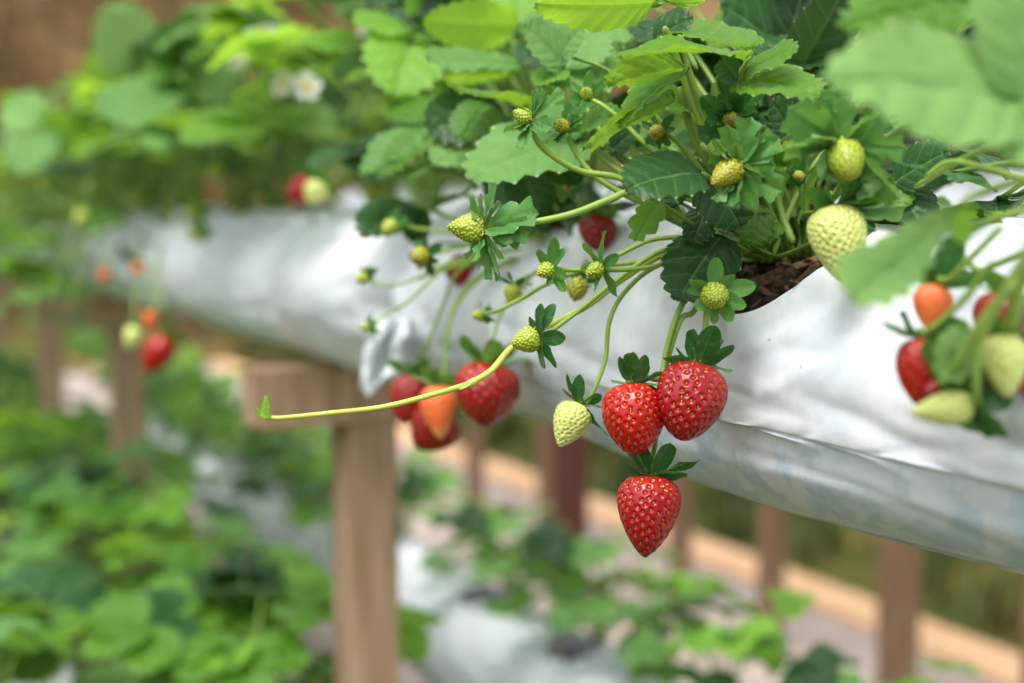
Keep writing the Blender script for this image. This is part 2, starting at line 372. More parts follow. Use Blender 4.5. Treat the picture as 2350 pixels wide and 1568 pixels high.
# ------------------------------------------------------------------ strawberries
GA = math.pi * (3 - math.sqrt(5))
def berry_profile(th, a, b):
    v = (1 - np.cos(th)) / 2
    return v, np.maximum(0, np.sin(np.pi * v ** a)) ** b
def berry_mesh(Lb, Wb, nseed, pit, res, shape=(.66, .72), lump=.04, seed=0, seedsize=1., raised=False, flat=1.):
    """axis along -Z from the stem end (origin) to the tip; returns skin and seeds"""
    r_ = np.random.RandomState(seed)
    nu, nv = res
    a, b = shape
    th = np.linspace(0, np.pi, nv); v, f = berry_profile(th, a, b)
    f[0] = 0; f[-1] = 0
    ph = np.linspace(0, 2 * np.pi, nu, endpoint=False)
    k1, k2, k3 = r_.rand(3) * 6.28
    def surf(v, f, ph):
        m = 1 + lump * np.sin(2 * ph + k1 + v * 2) + lump * .7 * np.sin(3 * ph + k2 - v * 3) + lump * .5 * np.sin(5 * ph + k3 + 4 * v)
        sh = 1 + 0.12 * np.exp(-(v / .05) ** 2)
        x = np.cos(ph) * f * Wb / 2 * m; y = np.sin(ph) * f * Wb / 2 * m * flat
        z = -Lb * v + .05 * Lb * np.exp(-(f / .45) ** 2) * (v < .5) * -1
        return np.stack([x, y, z + 0 * x], -1)
    P = surf(v[:, None], f[:, None], ph[None, :]).reshape(-1, 3)
    # seed spots: golden spiral at equal area
    vv = np.linspace(0.0, 1, 600); tt = np.arccos(1 - 2 * vv); _, ff = berry_profile(tt, a, b)
    rr = ff * Wb / 2; ds = np.sqrt(np.gradient(rr) ** 2 + np.gradient(vv * Lb) ** 2); ar = np.cumsum(rr * ds); ar /= ar[-1]
    k = (np.arange(nseed) + .7) / nseed
    sv = np.interp(k, ar, vv); sf = np.interp(sv, vv, ff); sp = np.arange(nseed) * GA
    sp = sp + r_.randn(nseed) * .07; sv = np.clip(sv + r_.randn(nseed) * .006, .002, .998); sf = np.interp(sv, vv, ff) 
    S = surf(sv, sf, sp)
    e = 1e-3
    def nrm(v_, p_):
        t_ = np.arccos(np.clip(1 - 2 * v_, -1, 1)); 
        v1, f1 = berry_profile(np.clip(t_ + e, 0, np.pi), a, b); v0, f0 = berry_profile(np.clip(t_ - e, 0, np.pi), a, b)
        dv = surf(v1, f1, p_) - surf(v0, f0, p_); _, fc = berry_profile(t_, a, b)
        dp = surf(v_, fc, p_ + e) - surf(v_, fc, p_ - e)
        n = np.cross(dv, dp); n /= np.linalg.norm(n, axis=-1, keepdims=True) + 1e-12
        return n, dv / (np.linalg.norm(dv, axis=-1, keepdims=True) + 1e-12)
    area = 2 * np.pi * np.trapezoid(rr, vv * Lb) if hasattr(np, 'trapezoid') else 2 * np.pi * np.trapz(rr, vv * Lb)
    space = math.sqrt(area / nseed)
    VV, PP = np.meshgrid(v, ph, indexing='ij'); Nn, _ = nrm(VV.ravel().clip(1e-4, 1 - 1e-4), PP.ravel())
    Pf = P.astype(np.float32); Sf = S.astype(np.float32)
    d = np.full(len(P), 1e9, dtype=np.float32)
    for i in range(0, len(P), 4000):
        dd = ((Pf[i:i + 4000, None] - Sf[None]) ** 2).sum(-1); d[i:i + 4000] = dd.min(1)
    d = np.sqrt(d) / space
    if raised: g = .5 * np.exp(-(d / .30) ** 2) - .35 * np.exp(-((d - .55) / .2) ** 2)
    else: g = -np.exp(-(d / .30) ** 2) + .10 * np.exp(-((d - .52) / .2) ** 2)
    g = g * np.clip(VV.ravel() * 25, 0, 1)
    P = P + Nn * (g * pit * space)[:, None]
    faces = grid_faces(nu, nv, True)
    uv = np.stack([d, VV.ravel()], 1)
    # seeds
    sn, sdv = nrm(sv.clip(1e-4, 1 - 1e-4), sp)
    cx = np.cross(sn, sdv)
    jit = 1 + r_.randn(nseed) * .12; sl, sw = .165 * space * seedsize, .095 * space * seedsize
    SV = []; SF = []; base = 0
    rings = [(-1, 0), (-.7, .72), (0, 1), (.7, .66), (1, 0)]; sg = 6
    for i in range(nseed):
        c = S[i] + sn[i] * (-.62 if not raised else .25) * pit * space + sn[i] * sw * .35
        ids = []
        for (t_, q) in rings:
            if q == 0: SV.append(c + sdv[i] * t_ * sl); ids.append([base]); base += 1
            else:
                row = []
                for j in range(sg):
                    an = 2 * math.pi * j / sg
                    SV.append(c + sdv[i] * t_ * sl + cx[i] * math.cos(an) * sw * q + sn[i] * math.sin(an) * sw * .8 * q); row.append(base); base += 1
                ids.append(row)
        for A, B in zip(ids[:-1], ids[1:]):
            for j in range(sg):
                if len(A) == 1: SF.append((A[0], B[j], B[(j + 1) % sg]))
                elif len(B) == 1: SF.append((A[j], B[0], A[(j + 1) % sg]))
                else: SF.append((A[j], B[j], B[(j + 1) % sg], A[(j + 1) % sg]))
    return P, faces, uv, np.array(SV), SF
KIND = {  # flesh, seeds, seed count, pit, shape, raised
    'red': ('f_red', 'seed_gold', 205, .32, (.62, .62), False), 'crimson': ('f_crimson', 'seed_gold', 225, .32, (.62, .62), False),
    'dark': ('f_dark', 'seed_gold', 170, .26, (.62, .62), False), 'orange': ('f_orange', 'seed_pale', 160, .22, (.6, .75), False),
    'pale': ('f_pale', 'seed_pale', 230, .45, (.6, .68), False), 'green': ('f_green', 'seed_green', 220, .5, (.62, .72), True),
    'olive': ('f_olive', 'seed_green', 220, .5, (.62, .62), True), 'pink': ('f_pink', 'seed_gold', 150, .24, (.62, .68), False)}
def sepal(mb_parent, base, d, nrm, L, Wd, toothed, mat, seed, droop, label=None):
    mb = MB()
    kw = dict(teeth=3, spt=6, nu=4, tooth=.17, wedge=1.5, roundness=.85, quilt=.03) if toothed else dict(teeth=1, spt=9, nu=3, tooth=0, wedge=1.0, roundness=.95, quilt=.0)
    place_leaflet(mb, base, base + d * L, nrm, Wd, fold=.6 if toothed else .45, droop=droop, wave=.03, seed=seed, cup=.0, **kw)
    mb.build('sepal', M[mat], mb_parent)
def axes(a):
    a = a.normalized(); x = RT - a * RT.dot(a)
    if x.length < .2: x = UP - a * UP.dot(a)
    x.normalize(); return x, a.cross(x)
def strawberry(label, x, y, z, w, l, tip, kind, sep=None, stalk=(), group=None, res=(72, 56), name='strawberry', seed=None, toothed=False,
               smat='sepal', sr=.0011, nseed=None, flat=1., shape=None, dry=0, smat_stalk='stalk', nsep=None, sel=25, slen=.62, swid=.34, cat='strawberry', sdroop=None):
    """x, y, z: centre; w, l in 2350-px units at that depth; tip = direction of the tip (right, up, towards viewer); sep = list of sepals (right, up, towards, length px, width px)"""
    seed = seed if seed is not None else int(x * 7 + y) % 9973
    rr = random.Random(seed)
    s = z / F_PX; Lb, Wb = l * s, w * s
    a = CV(tip); c = W(x, y, z); top = c - a * Lb * .47
    root = thing(name, label, cat, top, group)
    fm, sm, ns, pit, shp, raised = KIND[kind]
    ns = nseed or ns
    P, f, uv, SV, SF = berry_mesh(Lb, Wb, ns, pit, res, shape or shp, .03, seed, 1., raised, flat)
    ax, ay = axes(a); an = rr.random() * 6.28
    bx = ax * math.cos(an) + ay * math.sin(an); by = a.cross(bx)
    Mx = np.array([bx, by, -a]); t0 = np.array(top)
    MB().add(P @ Mx + t0, f, uv).build('flesh', M[fm], root)
    if res[0] >= 60: MB().add(SV @ Mx + t0, SF).build('seeds', M[sm], root)
    # calyx
    capr = Wb * .10
    if sep is None:
        n = nsep or 7; sep = []
        a0 = rr.random() * 6.28
        for i in range(n):
            p = a0 + 2 * math.pi * i / n + rr.uniform(-.2, .2); e = R(sel + rr.uniform(-15, 15))
            d = (ax * math.cos(p) + ay * math.sin(p)) * math.cos(e) - a * math.sin(e)
            sep.append((d, slen * w * rr.uniform(.8, 1.2), swid * w * rr.uniform(.85, 1.15)))
    else: sep = [(CV(q[:3]), q[3], q[4]) for q in sep]
    if toothed:                                         # a second, narrower whorl between the first
        for d, L_, W_ in list(sep):
            d2 = Matrix.Rotation(rr.choice((-1, 1)) * R(24), 3, a) @ d
            sep.append(((d2 + a * rr.uniform(-.1, .45)).normalized(), L_ * rr.uniform(.6, .85), W_ * .7))
    for i, (d, L_, W_) in enumerate(sep):
        rad = d - a * d.dot(a)
        rad = rad.normalized() if rad.length > .05 else ax
        b = top + rad * capr + a * (Lb * .01)
        dr = rr.uniform(-.35, .1) if sdroop is None else sdroop
        sepal(root, b, d, a * .9 + rad * .1 + a.cross(rad) * rr.uniform(-.55, .55) if abs(d.dot(a)) < .8 else rad, L_ * s, W_ * s, toothed and rr.random() < .8, smat, i + seed, dr)
    cap = MB()
    Pc, fc, uc, _, _ = berry_mesh(Wb * .10, Wb * .26, 8, 0, (12, 6), (.8, .8), 0, 1)
    cap.add(Pc @ Mx + t0 - np.array(a) * Wb * .055, fc, uc)
    cap.build('calyx_cap', M['stalk'], root)
    if dry:                                            # withered stamens round the shoulder
        for q in range(2):
            mb = MB()
            for i in range(dry):
                p = rr.random() * 6.28; d = ax * math.cos(p) + ay * math.sin(p)
                if q: d = d * .9 + a * .1
                b = top + d * Wb * (.36 + .08 * rr.random()) + a * Lb * (.05 + .08 * rr.random())
                place_leaflet(mb, b - d * Wb * .05, b + d * Wb * .05 + a * Lb * .09 * rr.random() + CV((rr.uniform(-1, 1), rr.uniform(-1, 1), 1)) * Wb * .06, CV((rr.uniform(-1, 1), rr.uniform(-1, 1), 1)), Wb * .22, teeth=3, spt=2, nu=2, wave=.3, seed=i)
            mb.build('withered_stamens', M['dry'], root)
    if stalk:
        mb = MB(); pts = [top + a * Lb * .03, top - a * Wb * .18] + [q if isinstance(q, Vector) else W(*q) for q in stalk]
        tube(mb, pts, sr * .9, sr * 1.15, 8, 8); mb.build('stalk', M[smat_stalk], root)
    return root

# ------------------------------------------------------------------ grow bags
PC = .450
PROFILE = [(0, .004), (-.030, .010), (-.056, .029), (-.0725, .058), (-.0785, .079), (-.0802, .0965), (-.0786, .0992), (-.0735, .116), (-.058, .132), (-.036, .1415), (-.027, .1460), (-.012, .1430), (.01, .146), (.035, .142), (.06, .13), (.075, .10), (.076, .06), (.06, .028), (.030, .010)]
def prof_curve(n=144):
    P = np.array(PROFILE + PROFILE[:3] + [PROFILE[0]]); m = len(PROFILE)
    out = []; 
    for i in range(n):
        u = i / n * m; k = int(u); t = u - k
        a, b, c, d = (P[(k + j) % m] for j in (-1, 0, 1, 2))
        if k in (4, 5, 6, 9, 10): out.append(b + (c - b) * t)    # folds stay sharp
        else: out.append(.5 * ((2 * b) + (c - a) * t + (2 * a - 5 * b + 4 * c - d) * t * t + (3 * b - a - 3 * c + d) * t ** 3))
    return np.array(out)
def grow_bag(label, t0, t1, pc, h0, holes=(), step=.004, group=None, scale=1., seed=0, na=144, squash=0., tail=True, creases=()):
    """holes: (t, position round the bag 0..1 from the top towards the camera, half length, half width in metres)"""
    C = prof_curve(na) * scale
    nt_ = int((t1 - t0) / step) + 1
    ts = np.linspace(t0, t1, nt_)
    root = thing('grow_bag', label, 'grow bag', Q((t0 + t1) / 2, pc, h0 + .157 * scale), group)
    V = np.zeros((nt_, na, 3)); UV = np.zeros((nt_, na, 2)); info = np.zeros((nt_, na, 2))
    per = np.concatenate([[0], np.cumsum(np.linalg.norm(np.diff(C, axis=0), axis=1))])
    cen = np.array([0, .085 * scale])
    cut = np.zeros((nt_, na), bool)
    TL = per[-1]
    # creases pressed into the film: given by two points seen on the bag, turned into (t, arc) on its surface
    def on_bag(x, y):
        best = None
        for j in range(int(na * .55)):
            w_ = WP(x, y, pc + C[j][0]); h_ = CAM.z - w_.z - h0; e_ = abs(h_ - C[j][1])
            if best is None or e_ < best[0]: best = (e_, (w_ - CAM).dot(T), per[j])
        return np.array(best[1:])
    CR = [(on_bag(*a_), on_bag(*b_), am, wd) for a_, b_, am, wd in creases]
    RC = np.stack([-.079 * scale * np.sin(2 * np.pi * np.arange(na) / na), (.074 - .071 * np.cos(2 * np.pi * np.arange(na) / na)) * scale], 1)
    def prof2(x, t):
        w = min(1, max(0, (t - .60) / .22)); w = w * w * (3 - 2 * w)
        if w == 0: return prof(x)
        x = x % na; k0 = int(x); f_ = x - k0; return prof(x) * (1 - w) + (RC[k0 % na] * (1 - f_) + RC[(k0 + 1) % na] * f_) * w
    def prof(x):
        x = x % na; k0 = int(x); f_ = x - k0; return C[k0 % na] * (1 - f_) + C[(k0 + 1) % na] * f_
    for i, t0_ in enumerate(ts):
        for j0 in range(na):
            t = t0_; j = float(j0); hb = []
            for (th, ah, hl, hw) in holes:
                arc = (j / na - ah); arc -= round(arc)
                dt = (t - th) / hl; da = arc * TL / hw
                rr = math.sqrt(dt * dt + da * da); an = math.atan2(da, dt)
                lim = 1 + .10 * math.sin(an * 2 + 1) + .06 * math.sin(an * 5 + th * 9)
                if rr < lim * .86: cut[i, j0] = True
                elif rr < lim:
                    k_ = lim / rr; t = th + (t - th) * k_; j = (ah + arc * k_) * na; rr = lim
                hb.append((rr / lim, an, th))
            ang = (j / na) % 1.0; e = min(t - t0, t1 - t)
            k = 1 - .30 * math.exp(-(e / .035) ** 2); kz = 1 - .05 * math.exp(-(e / .05) ** 2)
            q = (prof2(j, t) - cen) * (k, kz); r = np.linalg.norm(q) + 1e-9; dirn = q / r
            n1 = noise.noise(Vector((t * 4.5, math.cos(ang * 6.283), math.sin(ang * 6.283) + seed))) * .006
            w = Vector((t * 6 + ang * 9, ang * 5 - t * 4, seed + 5))
            n2 = -(max(0, .22 - abs(noise.noise(w)))) * .010
            w3 = Vector((t * 15 - ang * 16, ang * 9 + t * 5, seed + 9))
            n3 = -(max(0, .15 - abs(noise.noise(w3)))) * .006
            n4 = noise.noise(Vector((t * 22, ang * 26, seed + 2))) * .0012
            pinch = math.exp(-(e / .06) ** 2) * math.sin(ang * 60 + t * 20) * .006
            seam_ = min(1, abs(ang - .97) * 30)
            dr = (n1 + (n2 + n3 + n4) * seam_ * (1 if ang < .27 or t > .8 else .4) + pinch) * scale
            for (rr, an, th) in hb:
                dr += .007 * scale * math.exp(-((rr - 1.0) / .35) ** 2)
                dr += .0016 * math.sin(an * 6 + th * 30) * math.exp(-((rr - 1.5) / .8) ** 2) * min(1, rr)
            if CR and ang < .56:
                X = np.array([t, ang * TL])
                for A_, B_, am, wd in CR:
                    ab = B_ - A_; k_ = float(np.clip((X - A_).dot(ab) / ab.dot(ab), 0, 1)); d_ = np.linalg.norm(X - A_ - ab * k_)
                    dr += am * math.exp(-d_ / wd) * math.sin(math.pi * min(1, max(0, .12 + k_ * .76)))
            p = cen + dirn * (r + dr)
            V[i, j0] = Q(t, pc + p[0], h0 + p[1]); UV[i, j0] = (t, ang)
    faces = []
    for i in range(nt_ - 1):
        for j in range(na):
            j2 = (j + 1) % na
            if cut[i, j] or cut[i + 1, j] or cut[i, j2] or cut[i + 1, j2]: continue
            faces.append((i * na + j, i * na + j2, (i + 1) * na + j2, (i + 1) * na + j))
    faces.append(tuple(range(na))[::-1]); faces.append(tuple(range((nt_ - 1) * na, nt_ * na)))
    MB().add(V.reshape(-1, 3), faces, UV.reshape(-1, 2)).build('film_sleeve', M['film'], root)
    # growing medium seen through the slits
    for (th, ah, hl, hw) in holes:
        mb = MB(); n = 26 if step < .006 else 12
        for a_ in range(n):
            pass
        tt = np.linspace(th - hl * 1.25, th + hl * 1.25, n); jj = np.linspace(ah - hw * 1.3 / per[-1], ah + hw * 1.3 / per[-1], n)
        P = []
        for t in tt:
            for j in jj:
                q = C[int((j % 1) * na) % na] - cen; r = np.linalg.norm(q); 
                dd = ((t - th) / hl) ** 2 + ((j - ah) * per[-1] / hw) ** 2
                r2 = r - (.020 if step < .006 else .014) * scale + noise.noise(Vector((t * 90, j * 90, 3))) * .006 + .004 * max(0, 1 - dd)
                q = cen + q / r * r2; P.append(tuple(Q(t, pc + q[0], h0 + q[1])))
        mb.add(P, grid_faces(n, n))
        if step < .006:
            for i in range(170):
                b = Vector(P[rng.randint(len(P))]); d = Vector(rng.randn(3)).normalized()
                d = (d - Vector((0, 0, 1)) * d.z * .5).normalized() * rng.uniform(.003, .009); u2 = d.cross(Vector((rng.randn(), rng.randn(), rng.randn()))).normalized() * rng.uniform(.001, .0028)
                box(mb, b + Vector((0, 0, .001)), d, u2, d.cross(u2).normalized() * .0008, 1)
        mb.build('growing_medium', [M['coir'], M['chip']], root, smooth=False)
    return root

# ------------------------------------------------------------------ plants
def add_leaf(root, crown, hub, out, nrm, size, mats, rr, res=(9, 3, 5), r0=.0016, sub=False, spread=62, curve=None):
    """a trifoliate leaf: stalk from the crown to hub, three leaflets; out = direction of the middle one"""
    crown = Vector(crown); hub = Vector(hub); out = Vector(out).normalized(); nrm = Vector(nrm)
    nrm = (nrm - out * nrm.dot(out)).normalized(); side = out.cross(nrm)
    mid = curve or (crown.lerp(hub, .5) + Vector((0, 0, .12)) * (hub - crown).length + (hub - crown) * 0)
    mb = MB(); tube(mb, [crown, mid, hub], r0, r0 * .7, 6 if res[1] < 4 else 8, 6)
    te, sp, nu = res
    mi = 1
    leaf = None
    parts = []
    for k, an in enumerate((-spread, 0, spread)):
        a = R(an + rr.uniform(-8, 8)); d = out * math.cos(a) + side * math.sin(a)
        n = (nrm + side * math.sin(a) * rr.uniform(-.1, .25) + Vector((rr.uniform(-.15, .15), rr.uniform(-.15, .15), 0))).normalized()
        L = size * (1.0 if k == 1 else .92) * rr.uniform(.92, 1.08)
        b = hub + d * size * .05
        tip = b + d * L * .97 - nrm * L * rr.uniform(0, .18)
        parts.append((b, tip, n, L * rr.uniform(.8, .95), dict(teeth=te, spt=sp, nu=nu, fold=rr.uniform(.1, .5), droop=rr.uniform(.05, .45), wave=rr.uniform(.015, .045), seed=rr.random() * 9)))
    m = mats
    if sub:
        leaf = mb.build('leaf', M['stem'], root)
        for b, tip, n, wd, kw in parts:
            q = MB(); place_leaflet(q, b, tip, n, wd, **kw); q.build('leaflet', M[m], leaf)
    else:
        for b, tip, n, wd, kw in parts: place_leaflet(mb, b, tip, n, wd, mi=1, **kw)
        leaf = mb.build('leaf', [M['stem'], M[m]], root)
    return leaf
def proto_plant(seed, nleaf=15, size=(.052, .078), height=(.06, .19), reach=(.03, .14), res=(8, 2, 3), nflower=2, ntruss=3, azr=(0, 360), matw=None):
    rr = random.Random(seed)
    root = thing('strawberry_plant', 'strawberry plant', 'strawberry plant', (0, 0, 0))
    for i in range(nleaf):
        az = R(rr.uniform(*azr)) if azr != (0, 360) else R(i * 137.5 + rr.uniform(-20, 20))
        h = rr.uniform(*height); rc = rr.uniform(*reach) * (1.25 - .5 * h / height[1])
        hub = Vector((math.cos(az) * rc, math.sin(az) * rc, h))
        out = Vector((math.cos(az + rr.uniform(-.6, .6)), math.sin(az + rr.uniform(-.6, .6)), rr.uniform(-.5, .25)))
        nrm = Vector((math.cos(az) * .35 + rr.uniform(-.35, .35), math.sin(az) * .35 + rr.uniform(-.35, .35), 1))
        mt = rr.choices(['leaf', 'leaf_sage', 'leaf_bright', 'leaf_dark'], matw or [5, 4, .6, 1.6])[0]
        add_leaf(root, Vector((rr.uniform(-.012, .012), rr.uniform(-.012, .012), 0)), hub, out, nrm, rr.uniform(*size), mt, rr, res)
    for i in range(ntruss):                           # stalks with green fruit and leafy bracts
        az = R(rr.uniform(0, 360)); rc = rr.uniform(.06, .13); h = rr.uniform(.0, .07)
        e = Vector((math.cos(az) * rc, math.sin(az) * rc, h)); m = Vector((math.cos(az) * rc * .6, math.sin(az) * rc * .6, h + .03))
        mb = MB(); tube(mb, [(0, 0, 0), m, e], .0012, .0009, 6, 5); mb.build('flower_stem', M['stem'], root)
        g = MB(); P, f, uv, _, _ = berry_mesh(.015, .012, 20, .2, (12, 9), seed=i)
        g.add(P + np.array(e), f, uv)
        for q in range(5):
            a = q * 1.256; place_leaflet(g, e, e + Vector((math.cos(a), math.sin(a), .3)) * .009, (0, 0, 1), .006, mi=1, teeth=1, spt=5, nu=2, tooth=0)
        g.build('young_fruit', [M[rr.choice(['f_green', 'f_pale', 'f_olive'])], M['sepal']], root)
    for i in range(nflower):
        az = R(rr.uniform(0, 360)); rc = rr.uniform(.03, .11); h = rr.uniform(.07, .17)
        flower(root, Vector((math.cos(az) * rc, math.sin(az) * rc, h)), Vector((math.cos(az) * .5, math.sin(az) * .5, .7)), .011, Vector((0, 0, 0)))
    return root
def flower(root, c, n, r, start=None, res=3):
    c = Vector(c); n = Vector(n).normalized(); ax, ay = axes(n)
    if start is not None:
        mb = MB(); tube(mb, [start, (start + c) * .5 + Vector((0, 0, .012)), c], .001, .0008, 6, 5); mb.build('flower_stem', M['stem'], root)
    mb = MB()
    for q in range(5):
        a = q * 1.2566; d = ax * math.cos(a) + ay * math.sin(a)
        place_leaflet(mb, c + d * r * .15, c + d * r + n * r * .15, n, r * .85, teeth=1, spt=7, nu=3, tooth=0, cup=-.5, fold=0, droop=-.1)
    fl = mb.build('blossom', M['petal'], root)
    g = MB(); P, f, uv, _, _ = berry_mesh(r * .5, r * .55, 40, .3, (14, 10), raised=True)
    Mx = np.array([ax, ay, n]); g.add(P @ Mx + np.array(c + n * r * .38), f, uv); g.build('blossom_centre', M['yellow'], fl)
def dup(root, loc, rz, sc, label, group):
    r = root.copy(); col.objects.link(r); r.location = loc; r.rotation_euler = (0, 0, rz); r.scale = (sc,) * 3
    r['label'] = label; r['group'] = group
    for ch in list(root.children):
        c = ch.copy(); col.objects.link(c); c.parent = r
        for g in ch.children:
            d = g.copy(); col.objects.link(d); d.parent = c
    return r

# ------------------------------------------------------------------ setting
def struct(name, mb, m, smooth=False, kind='structure'):
    o = mb.build(name, m, None, smooth); o['kind'] = kind; return o
GH = 1.0                                              # camera height over the path
def strip(name, p0, p1, h, t0, t1, m, n=2, thick=None):
    mb = MB(); a, b, c, d = Q(t0, p0, h), Q(t1, p0, h), Q(t1, p1, h), Q(t0, p1, h)
    if thick:
        cc = (a + b + c + d) / 4; box(mb, cc - Vector((0, 0, thick / 2)), T * (t1 - t0) / 2, N * (p1 - p0) / 2, Vector((0, 0, thick / 2)))
    else: mb.add([tuple(v) for v in (a, d, c, b)], [(0, 1, 2, 3)])
    return struct(name, mb, M[m])
# terrain: flat under the rows, a bank rising behind the path and a slope at the far end
def terrain_h(t, p):
    b = max(0, p - 2.45) * .55; b = min(b, 1.7 + .1 * max(0, p - 5)); far = max(0, t - 9) * .45 
    near = max(0, -p - 6) * .3
    b = max(b, min(far, 7), min(near, 4)); 
    return b
mb = MB()
tt = np.concatenate([np.linspace(-60, -8, 12), np.linspace(-6, 22, 90), np.linspace(24, 90, 14)]); pp = np.concatenate([np.linspace(-70, -4, 16), np.linspace(-3, 9, 60), np.linspace(10, 80, 14)])
P = [tuple(Q(t, p, GH + .03 - terrain_h(t, p) - (.10 * noise.noise(Vector((t * 1.3, p * 1.3, 0))) if terrain_h(t, p) > .05 else 0))) for t in tt for p in pp]
mb.add(P, grid_faces(len(pp), len(tt))); struct('ground', mb, M['bank'], True)
strip('path', .95, 2.20, GH, -8, 30, 'path')
strip('kerb', 2.20, 2.36, GH - .015, -8, 30, 'kerb', thick=.12)

# grass on the bank: too many blades to count
def tufts(name, n, tr, pr, m, hh, label, seed):
    r_ = random.Random(seed); mb = MB(); v = []; f = []
    for i in range(n):
        t = r_.uniform(*tr); p = r_.uniform(*pr); b = Q(t, p, GH + .04 - terrain_h(t, p)); h = r_.uniform(*hh)
        for k in range(7):
            a = r_.uniform(0, 6.28); d = Vector((math.cos(a), math.sin(a), 0)); s = Vector((-d.y, d.x, 0)) * h * .045
            c = b + Vector((r_.uniform(-.06, .06), r_.uniform(-.06, .06), 0)); lean = r_.uniform(.2, .9) * h
            j = len(v); v += [tuple(c - s), tuple(c + s), tuple(c + d * lean * .4 + Vector((0, 0, h * .7)) + s * .8), tuple(c + d * lean * .4 + Vector((0, 0, h * .7)) - s * .8), tuple(c + d * lean + Vector((0, 0, h)))]
            f += [(j, j + 1, j + 2, j + 3), (j + 3, j + 2, j + 4)]
    mb.add(v, f); o = struct(name, mb, M[m], kind='stuff'); o['label'] = label; o['category'] = 'grass'
tufts('grass', 5200, (-1, 12), (2.4, 6), 'grass', (.06, .2), 'olive green grass growing on the bank behind the path', 3)
tufts('dry_grass', 3200, (9.3, 22), (-5, 7), 'drygrass', (.12, .4), 'brown dry grass on the slope at the far end of the rows', 4)

# ------------------------------------------------------------------ rows: bags and posts
HOLE = [(.548, .088, .050, .029), (.80, .04, .075, .034)]
grow_bag('nearest creased white grow bag, behind the ripe strawberries in focus', -.45, 1.02, PC, 0, HOLE + [(.28, .03, .03, .025), (.04, .03, .03, .025), (.97, .02, .02, .02)], group='white grow bags of the raised row', seed=1, step=.0034, na=176,
    creases=[((1745, 712), (1905, 655), .004, .006), ((1905, 655), (2120, 588), .0035, .010), ((1655, 765), (1668, 985), .0035, .0045), ((1668, 985), (1760, 905), .0025, .005), ((1700, 860), (1960, 720), .003, .012), ((1960, 720), (2260, 590), .003, .014),
             ((1560, 1000), (1700, 1110), .0025, .004), ((1640, 995), (1692, 1075), -.003, .004), ((1720, 1000), (1900, 1100), .002, .006), ((1900, 1040), (2100, 1170), .002, .005), ((1380, 640), (1300, 860), .002, .006), ((1480, 760), (1440, 900), -.002, .005), ((1040, 700), (1000, 860), .003, .006), ((1120, 660), (1180, 880), .002, .006), ((2000, 900), (2280, 1010), -.002, .008)])
grow_bag('second white grow bag, resting on the crossbar of the large wooden post', 1.0, 1.93, PC + .004, .0, [(1.34, .02, .03, .03), (1.62, .02, .03, .03), (1.86, .02, .03, .03)], .01, 'white grow bags of the raised row', seed=2, na=96)
grow_bag('third white grow bag of the raised row, mostly under leaves and small orange berries', 1.98, 2.9, PC, 0, [(2.1, .02, .03, .03), (2.5, .02, .03, .03)], .014, 'white grow bags of the raised row', seed=3, na=72)
grow_bag('farthest white grow bag of the raised row, at the left edge', 2.95, 4.6, PC, 0, [], .02, 'white grow bags of the raised row', seed=4, na=60)
# folded tail of the nearest bag
root = thing('plastic_flap', 'crumpled white plastic film end hanging down over the wooden post crossbar', 'plastic film', WP(880, 800, .37))
mb = MB(); nn, mm = 26, 22; P = []
for i in range(nn):
    for j in range(mm):
        u, v = i / (nn - 1), j / (mm - 1)
        x = 812 + u * 128 + 34 * (1 - v) * (1 - u) + 14 * v * (1 - u); y = 722 + v * (182 - 95 * abs(u - .18)) + 7 * math.sin(u * 9) * v
        k = noise.noise(Vector((u * 3, v * 2, 1))) * .012 + abs(noise.noise(Vector((u * 4 + v * 2, v * 1.5, 5)))) * .012
        P.append(tuple(WP(x, y, .357 + k + .012 * u * (1 - v))))
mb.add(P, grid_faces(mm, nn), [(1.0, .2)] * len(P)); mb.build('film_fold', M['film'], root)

def post(label, t, p, htop, hbot, w=.052, bar=None, mat='wood', group='wooden posts', wt=None):
    root = thing('wooden_post', label, 'wooden post', Q(t, p, hbot), group)
    wt = wt or w
    mb = MB(); nseg = 8
    V = []
    for k in range(nseg + 1):
        h = htop + (hbot - htop) * k / nseg
        j = .0012 * math.sin(k * 2.1 + t)
        for a, b in ((-1, -1), (1, -1), (1, 1), (-1, 1)):
            for (da, db) in (((0, .12) if a * b > 0 else (.12, 0)), ((.12, 0) if a * b > 0 else (0, .12))):
                V.append(tuple(Q(t + a * w / 2 * (1 - da) + j, p + b * wt / 2 * (1 - db), h)))
    f = grid_faces(8, nseg + 1, True); f += [tuple(range(8)), tuple(range(nseg * 8, nseg * 8 + 8))[::-1]]
    mb.add(V, f); mb.build('post_shaft', M[mat], root, smooth=False)
    if bar:
        b = MB(); box(b, Q(t, p, htop - bar[1] / 2 + .0), T * w * .55, N * bar[0] / 2, Vector((0, 0, bar[1] / 2))); b.build('crossbar', M[mat], root, smooth=False)
    return root
for i, (t, lab) in enumerate([(1.30, 'large brown wooden post with a crossbar carrying the second grow bag'), (2.52, 'blurred wooden post under the raised row, just left of the far red strawberry'), (3.45, 'blurred wooden post far along the raised row, second to the left of the large post'), (4.6, 'blurred wooden post at the left edge of the photo')]):
    post(lab, t, .468, .203, GH, bar=(.225, .054), group='wooden posts of the raised row')
    if i == 3: break
